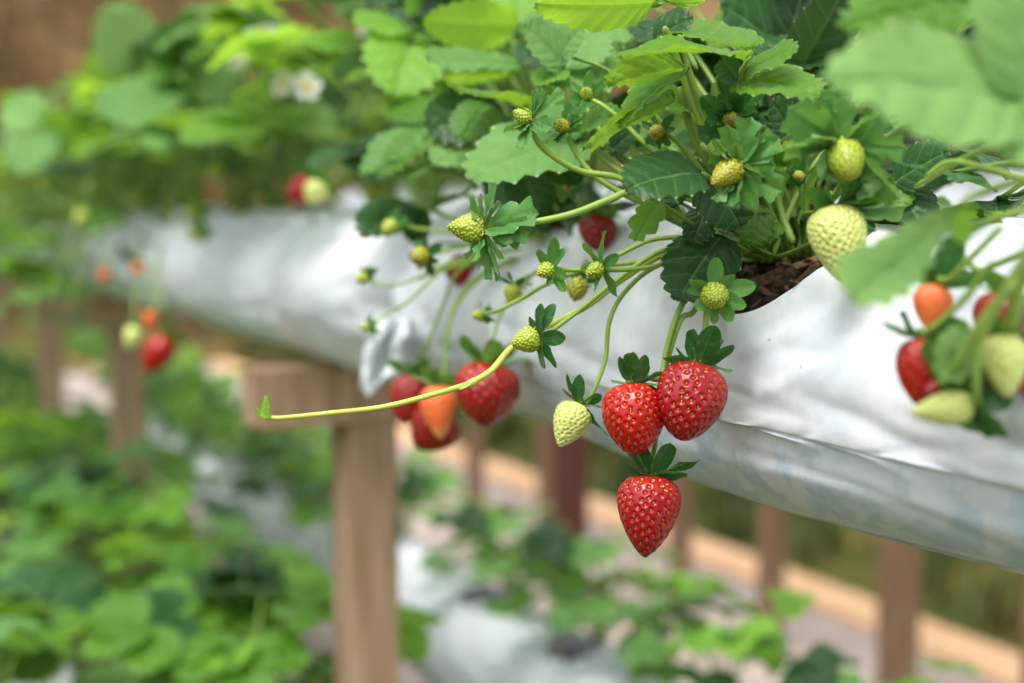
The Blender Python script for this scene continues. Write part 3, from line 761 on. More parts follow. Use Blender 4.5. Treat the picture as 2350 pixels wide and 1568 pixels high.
# support for the near end, outside the picture
post('wooden post holding the near end of the raised row', -.3, .468, .203, GH, bar=(.225, .054), group='wooden posts of the raised row')
BP = [(2.15, .062, 'wood_brown', 'rightmost and broadest brown post beside the path'), (2.57, .048, 'wood_brown', 'slim brown post beside the path, second from the right'), (2.95, .046, 'wood_brown', 'slim brown post just right of the lowest hanging strawberry'), (3.02, .066, 'wood_red', 'dark reddish post left of the lowest hanging strawberry'), (4.19, .05, 'wood_brown', 'slim brown post below the largest blurred red strawberry, beside the path'), (3.68, .042, 'wood_brown', 'faint thin brown post behind and left of the dark reddish one'), (1.78, .05, 'wood_brown', 'brown post beside the path at the bottom right corner')]
for i, (t, w, m, lab) in enumerate(BP):
    p = 1.89 if m == 'wood_brown' else 1.62
    post(lab, t, p, .10, GH, w, mat=m, group='wooden posts beside the path')
grow_bag('white grow bag of the back row, in a gap between leaves at top right', .2, 2.4, 1.89, -.07, [], .03, 'white grow bags of the back row', seed=6, na=60)
grow_bag('white grow bag farther along the back row, behind the leaves', 2.45, 5.4, 1.89, -.07, [], .03, 'white grow bags of the back row', seed=7, na=60)
# lower row
LP, LH = .86, .555
lows = [(.9, 2.08, 'lower white grow bag at the bottom edge, right of the large wooden post'), (2.13, 3.2, 'white grow bag of the lower row, seen in patches left of the large wooden post'), (3.25, 4.4, 'far white grow bag of the lower row, below the small red berry on the left')]
lower_spots = []
for i, (a, b, lab) in enumerate(lows):
    hs = [(t, .03, .036, .034) for t in np.arange(a + .12, b - .1, .27)]; lower_spots += [q[0] for q in hs]
    grow_bag(lab, a, b, LP, LH, hs, .012, 'white grow bags of the lower row', scale=1.25, seed=11 + i, na=84)
for i, t in enumerate((1.75, 3.1)): post('short brown wooden post under the lower row', t, LP, LH + .195, GH, .055, bar=(.2, .05), group='wooden posts of the lower row')

# ------------------------------------------------------------------ background and filler plants
protos = [proto_plant(s, nleaf=n, nflower=fl, ntruss=tr) for s, n, fl, tr in ((1, 14, 2, 4), (2, 16, 1, 5), (3, 14, 3, 4), (4, 15, 0, 6), (5, 16, 2, 3))]
protos += [proto_plant(s_, nleaf=22, nflower=1, ntruss=9, height=(-.13, .09), reach=(.05, .12), size=(.026, .046)) for s_ in (8, 9)]
pr = random.Random(5); used = [False] * len(protos)
def put_plant(t, p, h, sc, label, group, which=None, rz=None):
    i = pr.randrange(5) if which is None else which
    loc = Q(t, p, h); rz = pr.uniform(0, 6.28) if rz is None else rz
    if not used[i]:
        used[i] = True; o = protos[i]; o.location = loc; o.rotation_euler = (0, 0, rz); o.scale = (sc,) * 3; o['label'] = label; o['group'] = group; return o
    return dup(protos[i], loc, rz, sc, label, group)
for t in np.arange(1.16, 6.2, .17):
    put_plant(t + pr.uniform(-.03, .03), PC + pr.uniform(-.03, .05), .0, pr.uniform(1.0, 1.3) * (.95 if t < 1.7 else .80), 'blurred leafy strawberry plant growing out of the raised row of bags on the left', 'blurred plants of the raised row')
for t in np.arange(2.06, 6.2, .15):
    put_plant(t + pr.uniform(-.03, .03), .375, .01, pr.uniform(.9, 1.15), 'blurred strawberry plant with leaves and green fruit hanging down over the third bag', 'hanging plants on the third bag', which=5 + int(t * 50) % 2)
for t in lower_spots + list(np.arange(4.5, 6.5, .27)):
    put_plant(t, LP + .02, LH - .0, pr.uniform(.62, .82), 'leafy strawberry plant growing out of the lower row of white bags', 'plants of the lower row')
for t in lower_spots[1:]:
    put_plant(t + .13, LP + .03, LH - .0, pr.uniform(.45, .6), 'leafy strawberry plant growing out of the lower row of white bags', 'plants of the lower row')
for t in lower_spots:
    if t > 2.1: put_plant(t + .06, LP - .07, LH + .01, pr.uniform(.7, .9), 'leafy strawberry plant growing out of the lower row of white bags', 'plants of the lower row')
for t in np.arange(1.45, 6.5, .2):
    put_plant(t + pr.uniform(-.05, .05), .40 + pr.uniform(-.05, .05), .60, pr.uniform(.95, 1.2), 'leafy strawberry plant in the mass of foliage at the bottom left', 'plants at the bottom left')
    put_plant(t + .1 + pr.uniform(-.05, .05), .10 + pr.uniform(-.05, .05), .62, pr.uniform(.95, 1.2), 'leafy strawberry plant in the mass of foliage at the bottom left', 'plants at the bottom left')
grow_bag('white grow bag hidden under the foliage at the bottom left', 1.3, 6.6, .22, .63, [], .03, 'white grow bags of the lower row', scale=1.3, seed=31, na=60)
for t in np.arange(.3, 5.2, .22):
    put_plant(t, 1.89, -.06, pr.uniform(.9, 1.15), 'leafy strawberry plant of the back row behind the nearest plants', 'plants of the back row')

# ------------------------------------------------------------------ the near plants
hr = random.Random(21)
plA = thing('strawberry_plant', 'nearest sharp strawberry plant rooted in the brown slit of the nearest bag', 'strawberry plant', WP(1790, 600, .425))
plB = thing('strawberry_plant', 'strawberry plant just left of the sharp one, above the four blurred red berries', 'strawberry plant', WP(1330, 560, .44))
plC = thing('strawberry_plant', 'out of focus strawberry plant with big pale leaves at the top right corner', 'strawberry plant', WP(2560, 520, .42))
cA, cB, cC = (Vector(p.location) for p in (plA, plB, plC))
def crownpt(c, s=.010): return c + T * hr.uniform(-s, s) + N * hr.uniform(-s, s)
def hleaf(pl, petiole, lets, r=.0017, smat='stem'):
    """petiole: list of (x, y, z) from the hub down towards the crown; lets: (base, tip, normal, width px, material, kwargs)"""
    c = {'strawberry_plant': cA}.get(pl, None) if isinstance(pl, str) else (cA if pl is plA else cB if pl is plB else cC)
    mb = MB(); tube(mb, [W(*q) for q in petiole] + [crownpt(c)], r * .75, r, 8, 8)
    lf = mb.build('leaf', M[smat], pl)
    for b, t, n, wd, mt, kw in lets:
        k = dict(teeth=9, spt=6, nu=8, fold=.22, droop=.18, wave=.025, seed=hr.random() * 9); k.update(kw)
        q = MB(); place_leaflet(q, W(*b), W(*t), CV(n), wd * b[2] / F_PX, **k); q.build('leaflet', M[mt], lf)
# sharp plant
hleaf(plA, [(1720, 130, .63), (1690, 220, .65), (1740, 420, .67)], [
    ((1712, 128, .62), (1426, 128, .585), (.0, .93, .30), 165, 'leaf', dict(droop=.25, fold=.18)),
    ((1722, 110, .64), (1528, 66, .70), (.05, .86, .5), 190, 'leaf', dict(droop=.15)),
    ((1706, 170, .62), (1830, 112, .60), (-.15, .72, .7), 120, 'leaf', dict(droop=.2, fold=.1))])
hleaf(plA, [(1690, 185, .625), (1650, 190, .64), (1720, 380, .66)], [
    ((1692, 188, .625), (1880, 222, .595), (.15, .62, .75), 165, 'leaf', dict(droop=.35, fold=.15)),
    ((1690, 182, .625), (1655, 132, .60), (-.5, .3, .7), 60, 'leaf_dark', {}) ])
hleaf(plA, [(1607, 398, .615), (1640, 420, .64), (1720, 520, .67)], [
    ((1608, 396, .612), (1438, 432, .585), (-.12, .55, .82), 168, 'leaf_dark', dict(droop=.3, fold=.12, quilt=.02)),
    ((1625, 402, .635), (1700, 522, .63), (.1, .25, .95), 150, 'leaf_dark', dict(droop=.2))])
hleaf(plA, [(1600, 160, .64), (1560, 90, .65), (1640, 300, .66)], [
    ((1575, 165, .62), (1428, 292, .60), (-.65, .5, .45), 120, 'leaf', dict(fold=.5, droop=.3)),
    ((1545, 225, .625), (1340, 338, .60), (.25, .80, -.45), 130, 'leaf', dict(fold=.1, droop=.1)),
    ((1570, 150, .63), (1395, 196, .655), (.1, .85, -.4), 120, 'leaf', dict(fold=.2, droop=.25))])
hleaf(plA, [(1524, 62, .645), (1545, 110, .65), (1600, 260, .66), (1690, 470, .67)], [
    ((1500, 8, .64), (1228, 8, .60), (.05, -.62, .8), 115, 'leaf_bright', dict(droop=.2, fold=.1, teeth=11, tooth=.03, quilt=.006)),
    ((1532, 5, .64), (1600, -110, .62), (.2, .1, 1), 140, 'leaf_bright', {}),
    ((1520, 10, .645), (1440, -120, .66), (-.2, .1, 1), 130, 'leaf', {})], .0021, 'stalk')
hleaf(plA, [(1800, 115, .76), (1800, 300, .74)], [
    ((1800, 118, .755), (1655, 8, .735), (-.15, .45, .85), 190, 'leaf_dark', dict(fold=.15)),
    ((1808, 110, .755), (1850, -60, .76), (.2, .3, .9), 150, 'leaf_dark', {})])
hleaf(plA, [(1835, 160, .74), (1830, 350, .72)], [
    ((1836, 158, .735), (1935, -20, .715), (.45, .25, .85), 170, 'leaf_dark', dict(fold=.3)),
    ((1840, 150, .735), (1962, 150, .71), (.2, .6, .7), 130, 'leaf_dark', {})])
hleaf(plA, [(1512, 462, .64), (1600, 520, .66)], [((1512, 462, .64), (1458, 552, .63), (-.3, .15, .95), 66, 'leaf', dict(teeth=4, tooth=.12))], .001)
hleaf(plA, [(1655, 545, .665), (1700, 560, .672)], [
    ((1655, 540, .662), (1556, 690, .645), (-.15, .42, .88), 168, 'leaf_dark', dict(droop=.35, fold=.08)) ], .0013)
hleaf(plA, [(1330, 318, .75), (1430, 400, .73), (1600, 520, .70)], [
    ((1328, 322, .745), (1083, 412, .71), (.02, .80, .58), 230, 'leaf_sage', dict(droop=.3, fold=.12)),
    ((1335, 310, .75), (1190, 250, .80), (0, .85, .5), 170, 'leaf_sage', {})])
hleaf(plA, [(1430, 105, .77), (1500, 300, .73)], [
    ((1428, 112, .765), (1275, 196, .73), (.2, .66, .7), 190, 'leaf_sage', dict(droop=.25)),
    ((1435, 100, .77), (1400, 40, .80), (0, .8, .6), 160, 'leaf_sage', {}), ((1440, 110, .77), (1570, 110, .74), (0, .8, .6), 150, 'leaf_dark', {})])
hleaf(plA, [(2055, 430, .63), (1980, 470, .65)], [
    ((2055, 425, .63), (2118, 522, .61), (.1, .2, 1), 130, 'leaf_dark', {}),
    ((2052, 418, .63), (2180, 345, .61), (.1, .5, .8), 120, 'leaf_dark', {})])
hleaf(plA, [(1800, 520, .665)], [((1795, 515, .66), (1700, 560, .65), (0, .5, .85), 60, 'leaf', {}), ((1835, 500, .655), (1855, 400, .62), (.3, .2, .95), 80, 'leaf', dict(teeth=4, tooth=.1))], .001)
hleaf(plA, [(1290, 150, .74), (1400, 330, .72), (1600, 520, .70)], [((1292, 150, .735), (1205, 60, .72), (-.2, .6, .75), 130, 'leaf_sage', {}), ((1295, 158, .735), (1370, 70, .75), (.1, .8, .5), 150, 'leaf_sage', {}), ((1290, 160, .735), (1235, 195, .72), (-.2, .6, .7), 80, 'leaf', {})])
for hub, tip, wd, mt, n in [((1600, 250, .67), (1500, 215, .66), 90, 'leaf', (-.2, .6, .75)), ((1810, 300, .66), (1770, 232, .65), 90, 'leaf_dark', (0, .4, .9)), ((1560, 470, .66), (1500, 400, .67), 90, 'leaf_dark', (-.2, .4, .9)),
        ((1740, 470, .655), (1720, 560, .645), 90, 'leaf', (.1, .4, .9)), ((1960, 470, .64), (2050, 560, .62), 130, 'leaf_dark', (.2, .3, .95)), ((1985, 440, .635), (2085, 470, .615), 120, 'leaf', (.2, .45, .9)), ((1880, 300, .68), (1960, 255, .66), 110, 'leaf_dark', (.1, .5, .85)),
        ((1330, 300, .70), (1420, 250, .69), 90, 'leaf', (0, .7, .6)), ((1255, 350, .76), (1330, 420, .75), 110, 'leaf_dark', (.1, .4, .9)), ((1400, 350, .71), (1470, 290, .70), 80, 'leaf_dark', (.1, .6, .8)), ((1620, 480, .66), (1590, 560, .655), 80, 'leaf_dark', (-.1, .4, .9)),
        ((1290, 120, .70), (1340, 60, .69), 100, 'leaf_sage', (.1, .6, .8)), ((1500, 95, .68), (1590, 40, .67), 110, 'leaf_dark', (.2, .6, .8)), ((1120, 240, .80), (1060, 320, .78), 110, 'leaf', (-.2, .4, .9)), ((1080, 330, .82), (1000, 380, .80), 100, 'leaf_sage', (-.2, .5, .8))]:
    p_ = plA if hub[0] > 1240 else plB
    hleaf(p_, [(hub[0] + 2, hub[1] + 2, hub[2]), (hub[0] * .6 + 1700 * .4, hub[1] + 90, hub[2] + .01)] if p_ is plA else [(hub[0] + 2, hub[1] + 2, hub[2]), (hub[0] + 60, hub[1] + 90, hub[2] + .02)],
          [(hub, tip, n, wd, mt, dict(droop=.3, quilt=.03))], .0012)
# plant to the left of it
hleaf(plB, [(1195, 240, .80), (1260, 380, .82)], [((1198, 240, .80), (1050, 206, .74), (.1, .96, .16), 130, 'leaf', dict(fold=.1))])
hleaf(plB, [(955, 65, .95), (1050, 200, .93), (1250, 480, .90)], [
    ((950, 68, .95), (905, 218, .91), (.1, .12, 1), 190, 'leaf_bright', dict(droop=.2)),
    ((935, 62, .96), (820, 60, .93), (0, .7, .7), 130, 'leaf_bright', {}),
    ((965, 62, .95), (1030, -20, .97), (.1, .4, .9), 130, 'leaf_bright', {})], .002)
hleaf(plB, [(880, 118, 1.03), (1020, 300, 1.0)], [((880, 118, 1.03), (694, 100, .98), (0, .62, .75), 100, 'leaf_bright', dict(fold=.3))])
hleaf(plB, [(1192, 62, .88), (1230, 250, .88)], [
    ((1190, 62, .88), (975, 48, .84), (0, -.45, .9), 115, 'leaf_bright', dict(fold=.1, teeth=11, tooth=.03, quilt=.006)),
    ((1200, 60, .88), (1330, 30, .86), (0, .7, .7), 130, 'leaf_sage', {}), ((1195, 55, .88), (1180, -60, .9), (0, .3, .9), 130, 'leaf_bright', {})])
hleaf(plB, [(1372, 72, .84), (1370, 300, .86)], [((1370, 72, .84), (1206, 56, .81), (0, .82, .5), 120, 'leaf_sage', {}), ((1375, 66, .84), (1470, 30, .82), (0, .6, .7), 120, 'leaf_sage', {})])
hleaf(plB, [(1188, 150, .85), (1250, 350, .87)], [((1186, 150, .85), (985, 138, .81), (0, .72, .62), 130, 'leaf_sage', dict(fold=.1)), ((1180, 165, .86), (1020, 172, .84), (0, .7, -.5), 90, 'leaf_bright', {}), ((1200, 150, .85), (1270, 100, .87), (0, .6, .7), 110, 'leaf_dark', {})])
hleaf(plB, [(1155, 255, .845), (1230, 400, .86)], [((1152, 256, .84), (985, 302, .81), (-.1, .42, .9), 175, 'leaf_dark', dict(droop=.3)), ((1165, 262, .845), (1240, 330, .83), (.2, .4, .9), 120, 'leaf_dark', {})])
hleaf(plB, [(985, 285, .89), (1120, 420, .88)], [((985, 282, .89), (832, 398, .87), (-.4, .55, .7), 110, 'leaf_sage', dict(fold=.2)), ((995, 292, .885), (875, 405, .86), (.4, .5, -.3), 90, 'leaf', {}), ((990, 275, .89), (900, 240, .92), (0, .6, .7), 120, 'leaf', {})])
hleaf(plB, [(1205, 400, .81), (1270, 470, .84)], [((1205, 398, .81), (1235, 498, .80), (.1, .25, 1), 125, 'leaf_dark', dict(teeth=7)), ((1195, 395, .81), (1110, 450, .82), (0, .4, .9), 100, 'leaf_dark', {})])
hleaf(plB, [(930, 460, .91), (1100, 520, .88)], [((930, 462, .91), (835, 545, .88), (-.1, .5, .85), 120, 'leaf_dark', {}), ((940, 470, .91), (960, 560, .90), (.2, .3, .9), 80, 'leaf_dark', {})])
# out of focus plant near the camera
hleaf(plC, [(2350, 238, .44), (2440, 330, .43)], [
    ((2350, 236, .44), (1900, 182, .405), (-.02, .38, .93), 300, 'leaf_pale', dict(droop=.25, fold=.12, tooth=.03, quilt=.02, roundness=1.12, wedge=.85)),
    ((2352, 228, .44), (2280, -110, .43), (.2, .3, .95), 230, 'leaf_pale', {}),
    ((2360, 240, .44), (2330, 372, .425), (.1, .4, .9), 200, 'leaf_pale', {})], .0022)
hleaf(plC, [(2205, 470, .46), (2260, 440, .46), (2400, 420, .45)], [
    ((2200, 468, .46), (1955, 680, .43), (.1, .68, .7), 165, 'leaf_pale', dict(droop=-.2, fold=.5, quilt=.02, wedge=1.9)),
    ((2195, 478, .46), (2210, 560, .46), (.2, .2, .9), 60, 'leaf_bright', {})], .0016, 'stalk')
hleaf(plC, [(2260, 20, .50), (2420, 200, .47)], [
    ((2240, 0, .50), (1940, 60, .47), (0, .5, .85), 170, 'leaf', {}), ((2250, 10, .5), (1990, 110, .49), (0, .7, .6), 110, 'leaf_bright', {}),
    ((2270, 20, .50), (2400, 60, .49), (0, .5, .8), 150, 'leaf_bright', {})], .0018, 'stalk')

# big blurred leaves of a far plant on the left
plD = thing('strawberry_plant', 'blurred strawberry plant with one tall pale leaf against the brown slope, top left', 'strawberry plant', W(380, 520, 1.85))
def dleaf(petiole, lets):
    mb = MB(); tube(mb, [W(*q) for q in petiole] + [Vector(plD.location)], .0018, .0024, 8, 8); lf = mb.build('leaf', M['stem'], plD)
    for b, t, n, wd, mt in lets:
        q = MB(); place_leaflet(q, W(*b), W(*t), CV(n), wd * b[2] / F_PX, teeth=9, spt=4, nu=5, droop=.2, seed=hr.random() * 9); q.build('leaflet', M[mt], lf)
dleaf([(330, 150, 1.6), (360, 320, 1.7)], [((325, 150, 1.6), (235, 20, 1.55), (.1, .35, .93), 160, 'leaf_pale'), ((330, 148, 1.6), (440, 120, 1.6), (0, .8, .6), 130, 'leaf_pale'), ((325, 155, 1.6), (190, 150, 1.6), (0, -.5, .85), 90, 'leaf_bright')])
dleaf([(420, 200, 1.5), (400, 360, 1.65)], [((425, 200, 1.5), (225, 265, 1.45), (-.1, .6, .8), 150, 'leaf_sage'), ((430, 195, 1.5), (560, 130, 1.5), (.1, .4, .9), 180, 'leaf_pale'), ((430, 210, 1.5), (520, 280, 1.5), (.2, .5, .8), 120, 'leaf')])
dleaf([(470, 300, 1.45), (420, 420, 1.65)], [((475, 295, 1.45), (330, 330, 1.4), (-.1, .75, .65), 150, 'leaf_sage'), ((480, 290, 1.45), (600, 260, 1.45), (0, .6, .8), 120, 'leaf')])
dleaf([(90, 290, 1.9), (250, 420, 1.9)], [((95, 285, 1.9), (10, 240, 1.9), (-.1, .5, .85), 110, 'leaf_pale'), ((95, 290, 1.9), (215, 300, 1.85), (0, -.4, .9), 110, 'leaf_bright'), ((90, 295, 1.9), (60, 400, 1.85), (0, .5, .8), 110, 'leaf_sage')])
dleaf([(690, 300, 1.35), (640, 420, 1.5)], [((700, 320, 1.3), (740, 235, 1.3), (.3, .3, .9), 110, 'leaf_pale'), ((690, 300, 1.35), (600, 250, 1.35), (0, .6, .8), 120, 'leaf')])
hleaf(plC, [(2235, 770, .485), (2290, 690, .48), (2380, 560, .47)], [
    ((2235, 772, .485), (2150, 862, .465), (.1, .3, .95), 110, 'leaf_pale', dict(teeth=5)), ((2240, 775, .485), (2272, 900, .48), (.3, .1, .95), 110, 'leaf_dark', dict(teeth=5)), ((2232, 768, .49), (2170, 770, .49), (0, .5, .85), 80, 'leaf', dict(teeth=5))], .0012, 'stalk')
# leaves filling the crowns behind
def filler(pl, c, spots, z0, z1, size, mats, up=.0):
    for (x, y) in spots:
        z = hr.uniform(z0, z1); hub = W(x + hr.uniform(-30, 30), y + hr.uniform(-25, 25), z)
        az = hr.uniform(0, 6.28); out = Vector((math.cos(az), math.sin(az) * .8 - .3, hr.uniform(-.4, .15)))
        nrm = Vector((hr.uniform(-.4, .4), hr.uniform(-.75, .1), 1))
        add_leaf(pl, crownpt(c, .014), hub, out, nrm, hr.uniform(*size), hr.choice(mats), hr, (9, 4, 4), .0015, sub=True)
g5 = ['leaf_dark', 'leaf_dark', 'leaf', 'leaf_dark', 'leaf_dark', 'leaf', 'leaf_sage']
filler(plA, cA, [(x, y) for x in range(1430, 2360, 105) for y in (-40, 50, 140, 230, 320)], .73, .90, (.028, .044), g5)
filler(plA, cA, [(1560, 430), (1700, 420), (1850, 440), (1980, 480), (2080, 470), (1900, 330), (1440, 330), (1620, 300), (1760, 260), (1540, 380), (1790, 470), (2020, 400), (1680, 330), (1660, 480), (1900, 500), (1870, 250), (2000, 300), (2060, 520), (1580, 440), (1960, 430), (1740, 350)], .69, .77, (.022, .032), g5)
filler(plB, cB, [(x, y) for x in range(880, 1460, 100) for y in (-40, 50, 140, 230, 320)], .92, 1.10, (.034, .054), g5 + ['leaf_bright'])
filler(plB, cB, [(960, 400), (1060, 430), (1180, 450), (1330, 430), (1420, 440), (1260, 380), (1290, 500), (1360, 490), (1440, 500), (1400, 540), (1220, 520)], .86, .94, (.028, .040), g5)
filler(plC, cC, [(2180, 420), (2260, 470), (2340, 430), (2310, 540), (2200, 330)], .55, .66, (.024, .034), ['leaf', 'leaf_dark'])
# loose stems
def stems(pl, lst, r=.0015, mt='stem'):
    for q in lst:
        mb = MB(); tube(mb, [W(*a) if not isinstance(a, Vector) else a for a in q], r, r * 1.1, 8, 8); mb.build('flower_stem', M[mt], pl)
stems(plA, [[(1560, 200, .66), (1600, 330, .67), (1700, 480, .675), cA], [(1640, 190, .68), (1650, 300, .68), (1740, 480, .68), cA], [(1480, 470, .68), (1580, 520, .68), (1700, 570, .68)], [(1770, 380, .69), (1790, 480, .69), (1820, 560, .68)], [(1610, 330, .66), (1690, 450, .675), (1760, 560, .68)]], .0020)
stems(plB, [[(1180, 350, .86), (1240, 430, .87), cB], [(960, 640, .93), (1050, 600, .92), (1180, 575, .90), cB], [(1000, 560, .93), (1120, 560, .91), cB], [(1260, 250, .87), (1300, 400, .87), cB]], .0013)
stems(plC, [[(2125, 405, .56), (2180, 372, .55), (2260, 385, .53), (2350, 410, .52), (2450, 430, .5)], [(2100, 430, .58), (2200, 370, .55), (2280, 335, .52), (2420, 300, .5)], [(2200, 550, .54), (2260, 510, .52), (2350, 485, .50), (2450, 470, .49)],
            [(2190, 560, .54), (2230, 610, .53), (2290, 635, .52), (2350, 640, .50), (2450, 600, .48)], [(2140, 650, .55), (2200, 640, .54), (2280, 610, .52), (2370, 570, .5)]], .0011, 'stalk')
stems(plC, [[(2120, 520, .56), (2160, 560, .56), (2150, 600, .56)], [(2300, 500, .55), (2380, 430, .5)]], .0009)

# ------------------------------------------------------------------ the fruit
_sb = strawberry
def strawberry(*a, **k):
    a = list(a)
    if len(a) > 8 and a[8] is not None: a[8] = [(*q[:3], q[3] * (1.0 if a[7] in ('green', 'olive') else 1.12), q[4] * (.88 if a[7] in ('green', 'olive') else 1.2)) for q in a[8]]
    return _sb(*a, **k)
def Sx(pts, z0, z1):
    n = len(pts); return [(x, y, z0 + (z1 - z0) * (i + 1) / n) for i, (x, y) in enumerate(pts)]
strawberry('glossy bright red ripe strawberry, left one of the touching pair', 1455, 956, .632, 146, 166, (.02, -.97, .2), 'red',
    [(-.35, .9, .35, 62, 26), (-.05, .8, .5, 74, 48), (.25, .95, .1, 60, 40), (.8, -.1, .5, 60, 34), (.75, .4, .3, 55, 34), (-.7, .2, -.6, 40, 30)], Sx([(1512, 870), (1527, 815), (1548, 740), (1575, 680), (1610, 620)], .638, .66), res=(176, 120), smat='sepal_dark', sr=.0013, shape=(.72, .48), seed=11, sdroop=-.25)
strawberry('glossy crimson ripe strawberry, right one of the touching pair and topmost', 1583, 916, .628, 158, 186, (-.22, -.94, .25), 'crimson',
    [(-.1, .9, .35, 72, 40), (.32, .88, .25, 84, 52), (.8, .5, .25, 74, 36), (-.9, .15, .4, 66, 30), (.95, -.2, .2, 60, 30), (-.5, .6, -.5, 50, 34), (.6, .75, -.1, 66, 30)], Sx([(1617, 770), (1622, 715), (1630, 660)], .64, .66), res=(176, 120), smat='sepal_dark', sr=.0013, shape=(.72, .50), seed=12, sdroop=-.2)
strawberry('glossy red ripe strawberry hanging lowest, alone below the pair', 1487, 1178, .634, 144, 190, (-.08, -.98, .15), 'crimson',
    [(-.45, .78, .35, 72, 46), (-.2, .9, .3, 66, 38), (.38, .85, .3, 78, 50), (.9, .35, .25, 96, 34), (.8, .1, .5, 70, 36), (-.75, .3, -.4, 44, 30)], Sx([(1503, 1020), (1520, 880), (1560, 740), (1592, 715), (1640, 640)], .638, .662), res=(176, 120), smat='sepal_dark', sr=.0012, shape=(.60, .64), seed=13, sdroop=-.2)
strawberry('pale yellow green unripe strawberry hanging left of the red pair', 1308, 972, .66, 88, 112, (-.42, -.88, .2), 'pale',
    [(-.3, .9, .2, 62, 26), (.1, .95, .3, 60, 30), (.8, -.1, .4, 70, 34), (.5, -.6, .4, 90, 26), (-.6, .6, .4, 44, 28), (.75, .4, 0, 44, 30)], Sx([(1350, 920), (1388, 830), (1398, 740), (1430, 675), (1490, 620), (1570, 585)], .66, .668), res=(96, 72), smat='sepal_dark', seed=14, sr=.0011)
zc = lambda x, y, d=0: ZP(x, y, .343 + d)
gl = 'cluster of blurred red strawberries'
strawberry('blurred red strawberry at the left of the hanging cluster behind the runner', 938, 914, zc(938, 914), 92, 118, (-.2, -.95, .2), 'crimson', None, Sx([(978, 800), (1020, 690), (1055, 620), (1140, 580)], .90, .88), res=(80, 60), nseed=150, seed=15, group=gl)
strawberry('blurred dark red strawberry at the bottom of the cluster, behind the orange one', 992, 985, zc(992, 985, .012), 128, 108, (-.6, -.75, .2), 'dark', None, Sx([(1022, 860), (1030, 740), (1080, 650), (1180, 590)], .90, .88), res=(80, 60), nseed=150, seed=16, group=gl)
strawberry('blurred orange half ripe strawberry with its tip down in the middle of the cluster', 1008, 942, zc(1008, 942, -.008), 84, 128, (.05, -.98, .2), 'orange', None, Sx([(1020, 850), (1034, 730), (1100, 640), (1200, 590)], .87, .88), res=(80, 60), nseed=140, seed=17, group=gl, shape=(.6, .68))
strawberry('largest blurred red strawberry at the right of the cluster, crossed by the runner', 1118, 900, zc(1118, 900), 150, 150, (-.12, -.96, .2), 'crimson', None, Sx([(1130, 790), (1150, 720), (1200, 650), (1280, 600)], .82, .86), res=(96, 72), nseed=190, seed=18, group=gl, shape=(.75, .55))
# green fruit of the sharp plant
strawberry('lime green cone shaped young strawberry pointing left with leafy spread calyx', 1070, 524, .66, 66, 88, (-.96, .06, .25), 'green',
    [(.25, .92, .3, 105, 60), (-.3, .9, .3, 78, 52), (.95, .25, .3, 128, 90), (.9, -.05, .35, 110, 70), (.3, -.9, .25, 120, 50), (-.1, -.9, .3, 92, 50), (.15, -.95, .1, 110, 40), (.5, .75, .1, 70, 40)], Sx([(1210, 513), (1310, 492), (1400, 458), (1450, 445), (1560, 495), (1690, 575)], .655, .672), res=(88, 64), toothed=True, dry=3, seed=21, smat='sepal_pale', sr=.0016, shape=(.55, .8))
strawberry('tiny lime strawberry, left of two side by side above the white film', 1250, 622, .648, 38, 46, (-.75, -.3, .55), 'green',
    [(.1, .95, .3, 72, 34), (-.6, .75, .3, 52, 32), (.5, .75, .3, 52, 30), (.6, -.4, .4, 44, 30), (.45, -.85, .3, 62, 30), (-.15, -.8, .5, 44, 34), (-.6, .1, .3, 30, 20)], Sx([(1300, 620), (1360, 616), (1420, 585), (1500, 550), (1600, 548), (1700, 580)], .65, .672), res=(64, 48), nseed=90, seed=22, smat='sepal')
strawberry('tiny lime strawberry, right of two side by side above the white film', 1364, 622, .642, 40, 48, (-.75, -.35, .55), 'green',
    [(.1, .95, .3, 84, 40), (-.6, .75, .3, 70, 38), (.55, .4, .3, 50, 30), (-.95, -.1, .3, 50, 36), (.45, -.85, .3, 76, 36), (-.3, -.85, .5, 64, 40), (.3, -.3, .6, 36, 20)], Sx([(1400, 620), (1480, 615), (1530, 600), (1580, 562), (1650, 548), (1720, 580)], .645, .672), res=(64, 48), nseed=90, seed=23, smat='sepal')
strawberry('light green young strawberry pointing left, just above the long runner', 1206, 782, .645, 58, 70, (-.92, -.22, .3), 'green',
    [(.1, .95, .3, 76, 34), (.45, .85, .25, 84, 40), (-.35, .8, .3, 50, 26), (.95, .05, .25, 62, 44), (.5, -.8, .25, 78, 34), (.15, -.9, .3, 70, 30)], Sx([(1275, 753), (1345, 700), (1420, 640), (1520, 575), (1640, 560)], .648, .668), res=(80, 60), dry=2, seed=24, smat='sepal_dark', sr=.0012)
strawberry('lime green young strawberry facing the viewer in a star of sepals below the dark slit', 1640, 680, .615, 62, 66, (-.08, -.30, .93), 'green',
    [(.05, .95, .3, 78, 46), (-.75, .35, .5, 72, 38), (.6, .6, .5, 60, 36), (.95, .15, .3, 92, 50), (.85, -.45, .45, 78, 42), (.5, -.8, .3, 76, 50), (-.05, -.95, .3, 70, 38), (-.6, -.6, .3, 56, 42), (-.9, .05, .4, 66, 26)], Sx([(1650, 640), (1700, 600)], .64, .668), res=(88, 64), seed=25, smat='sepal_pale', nseed=170, shape=(.7, .6), sdroop=-.15)
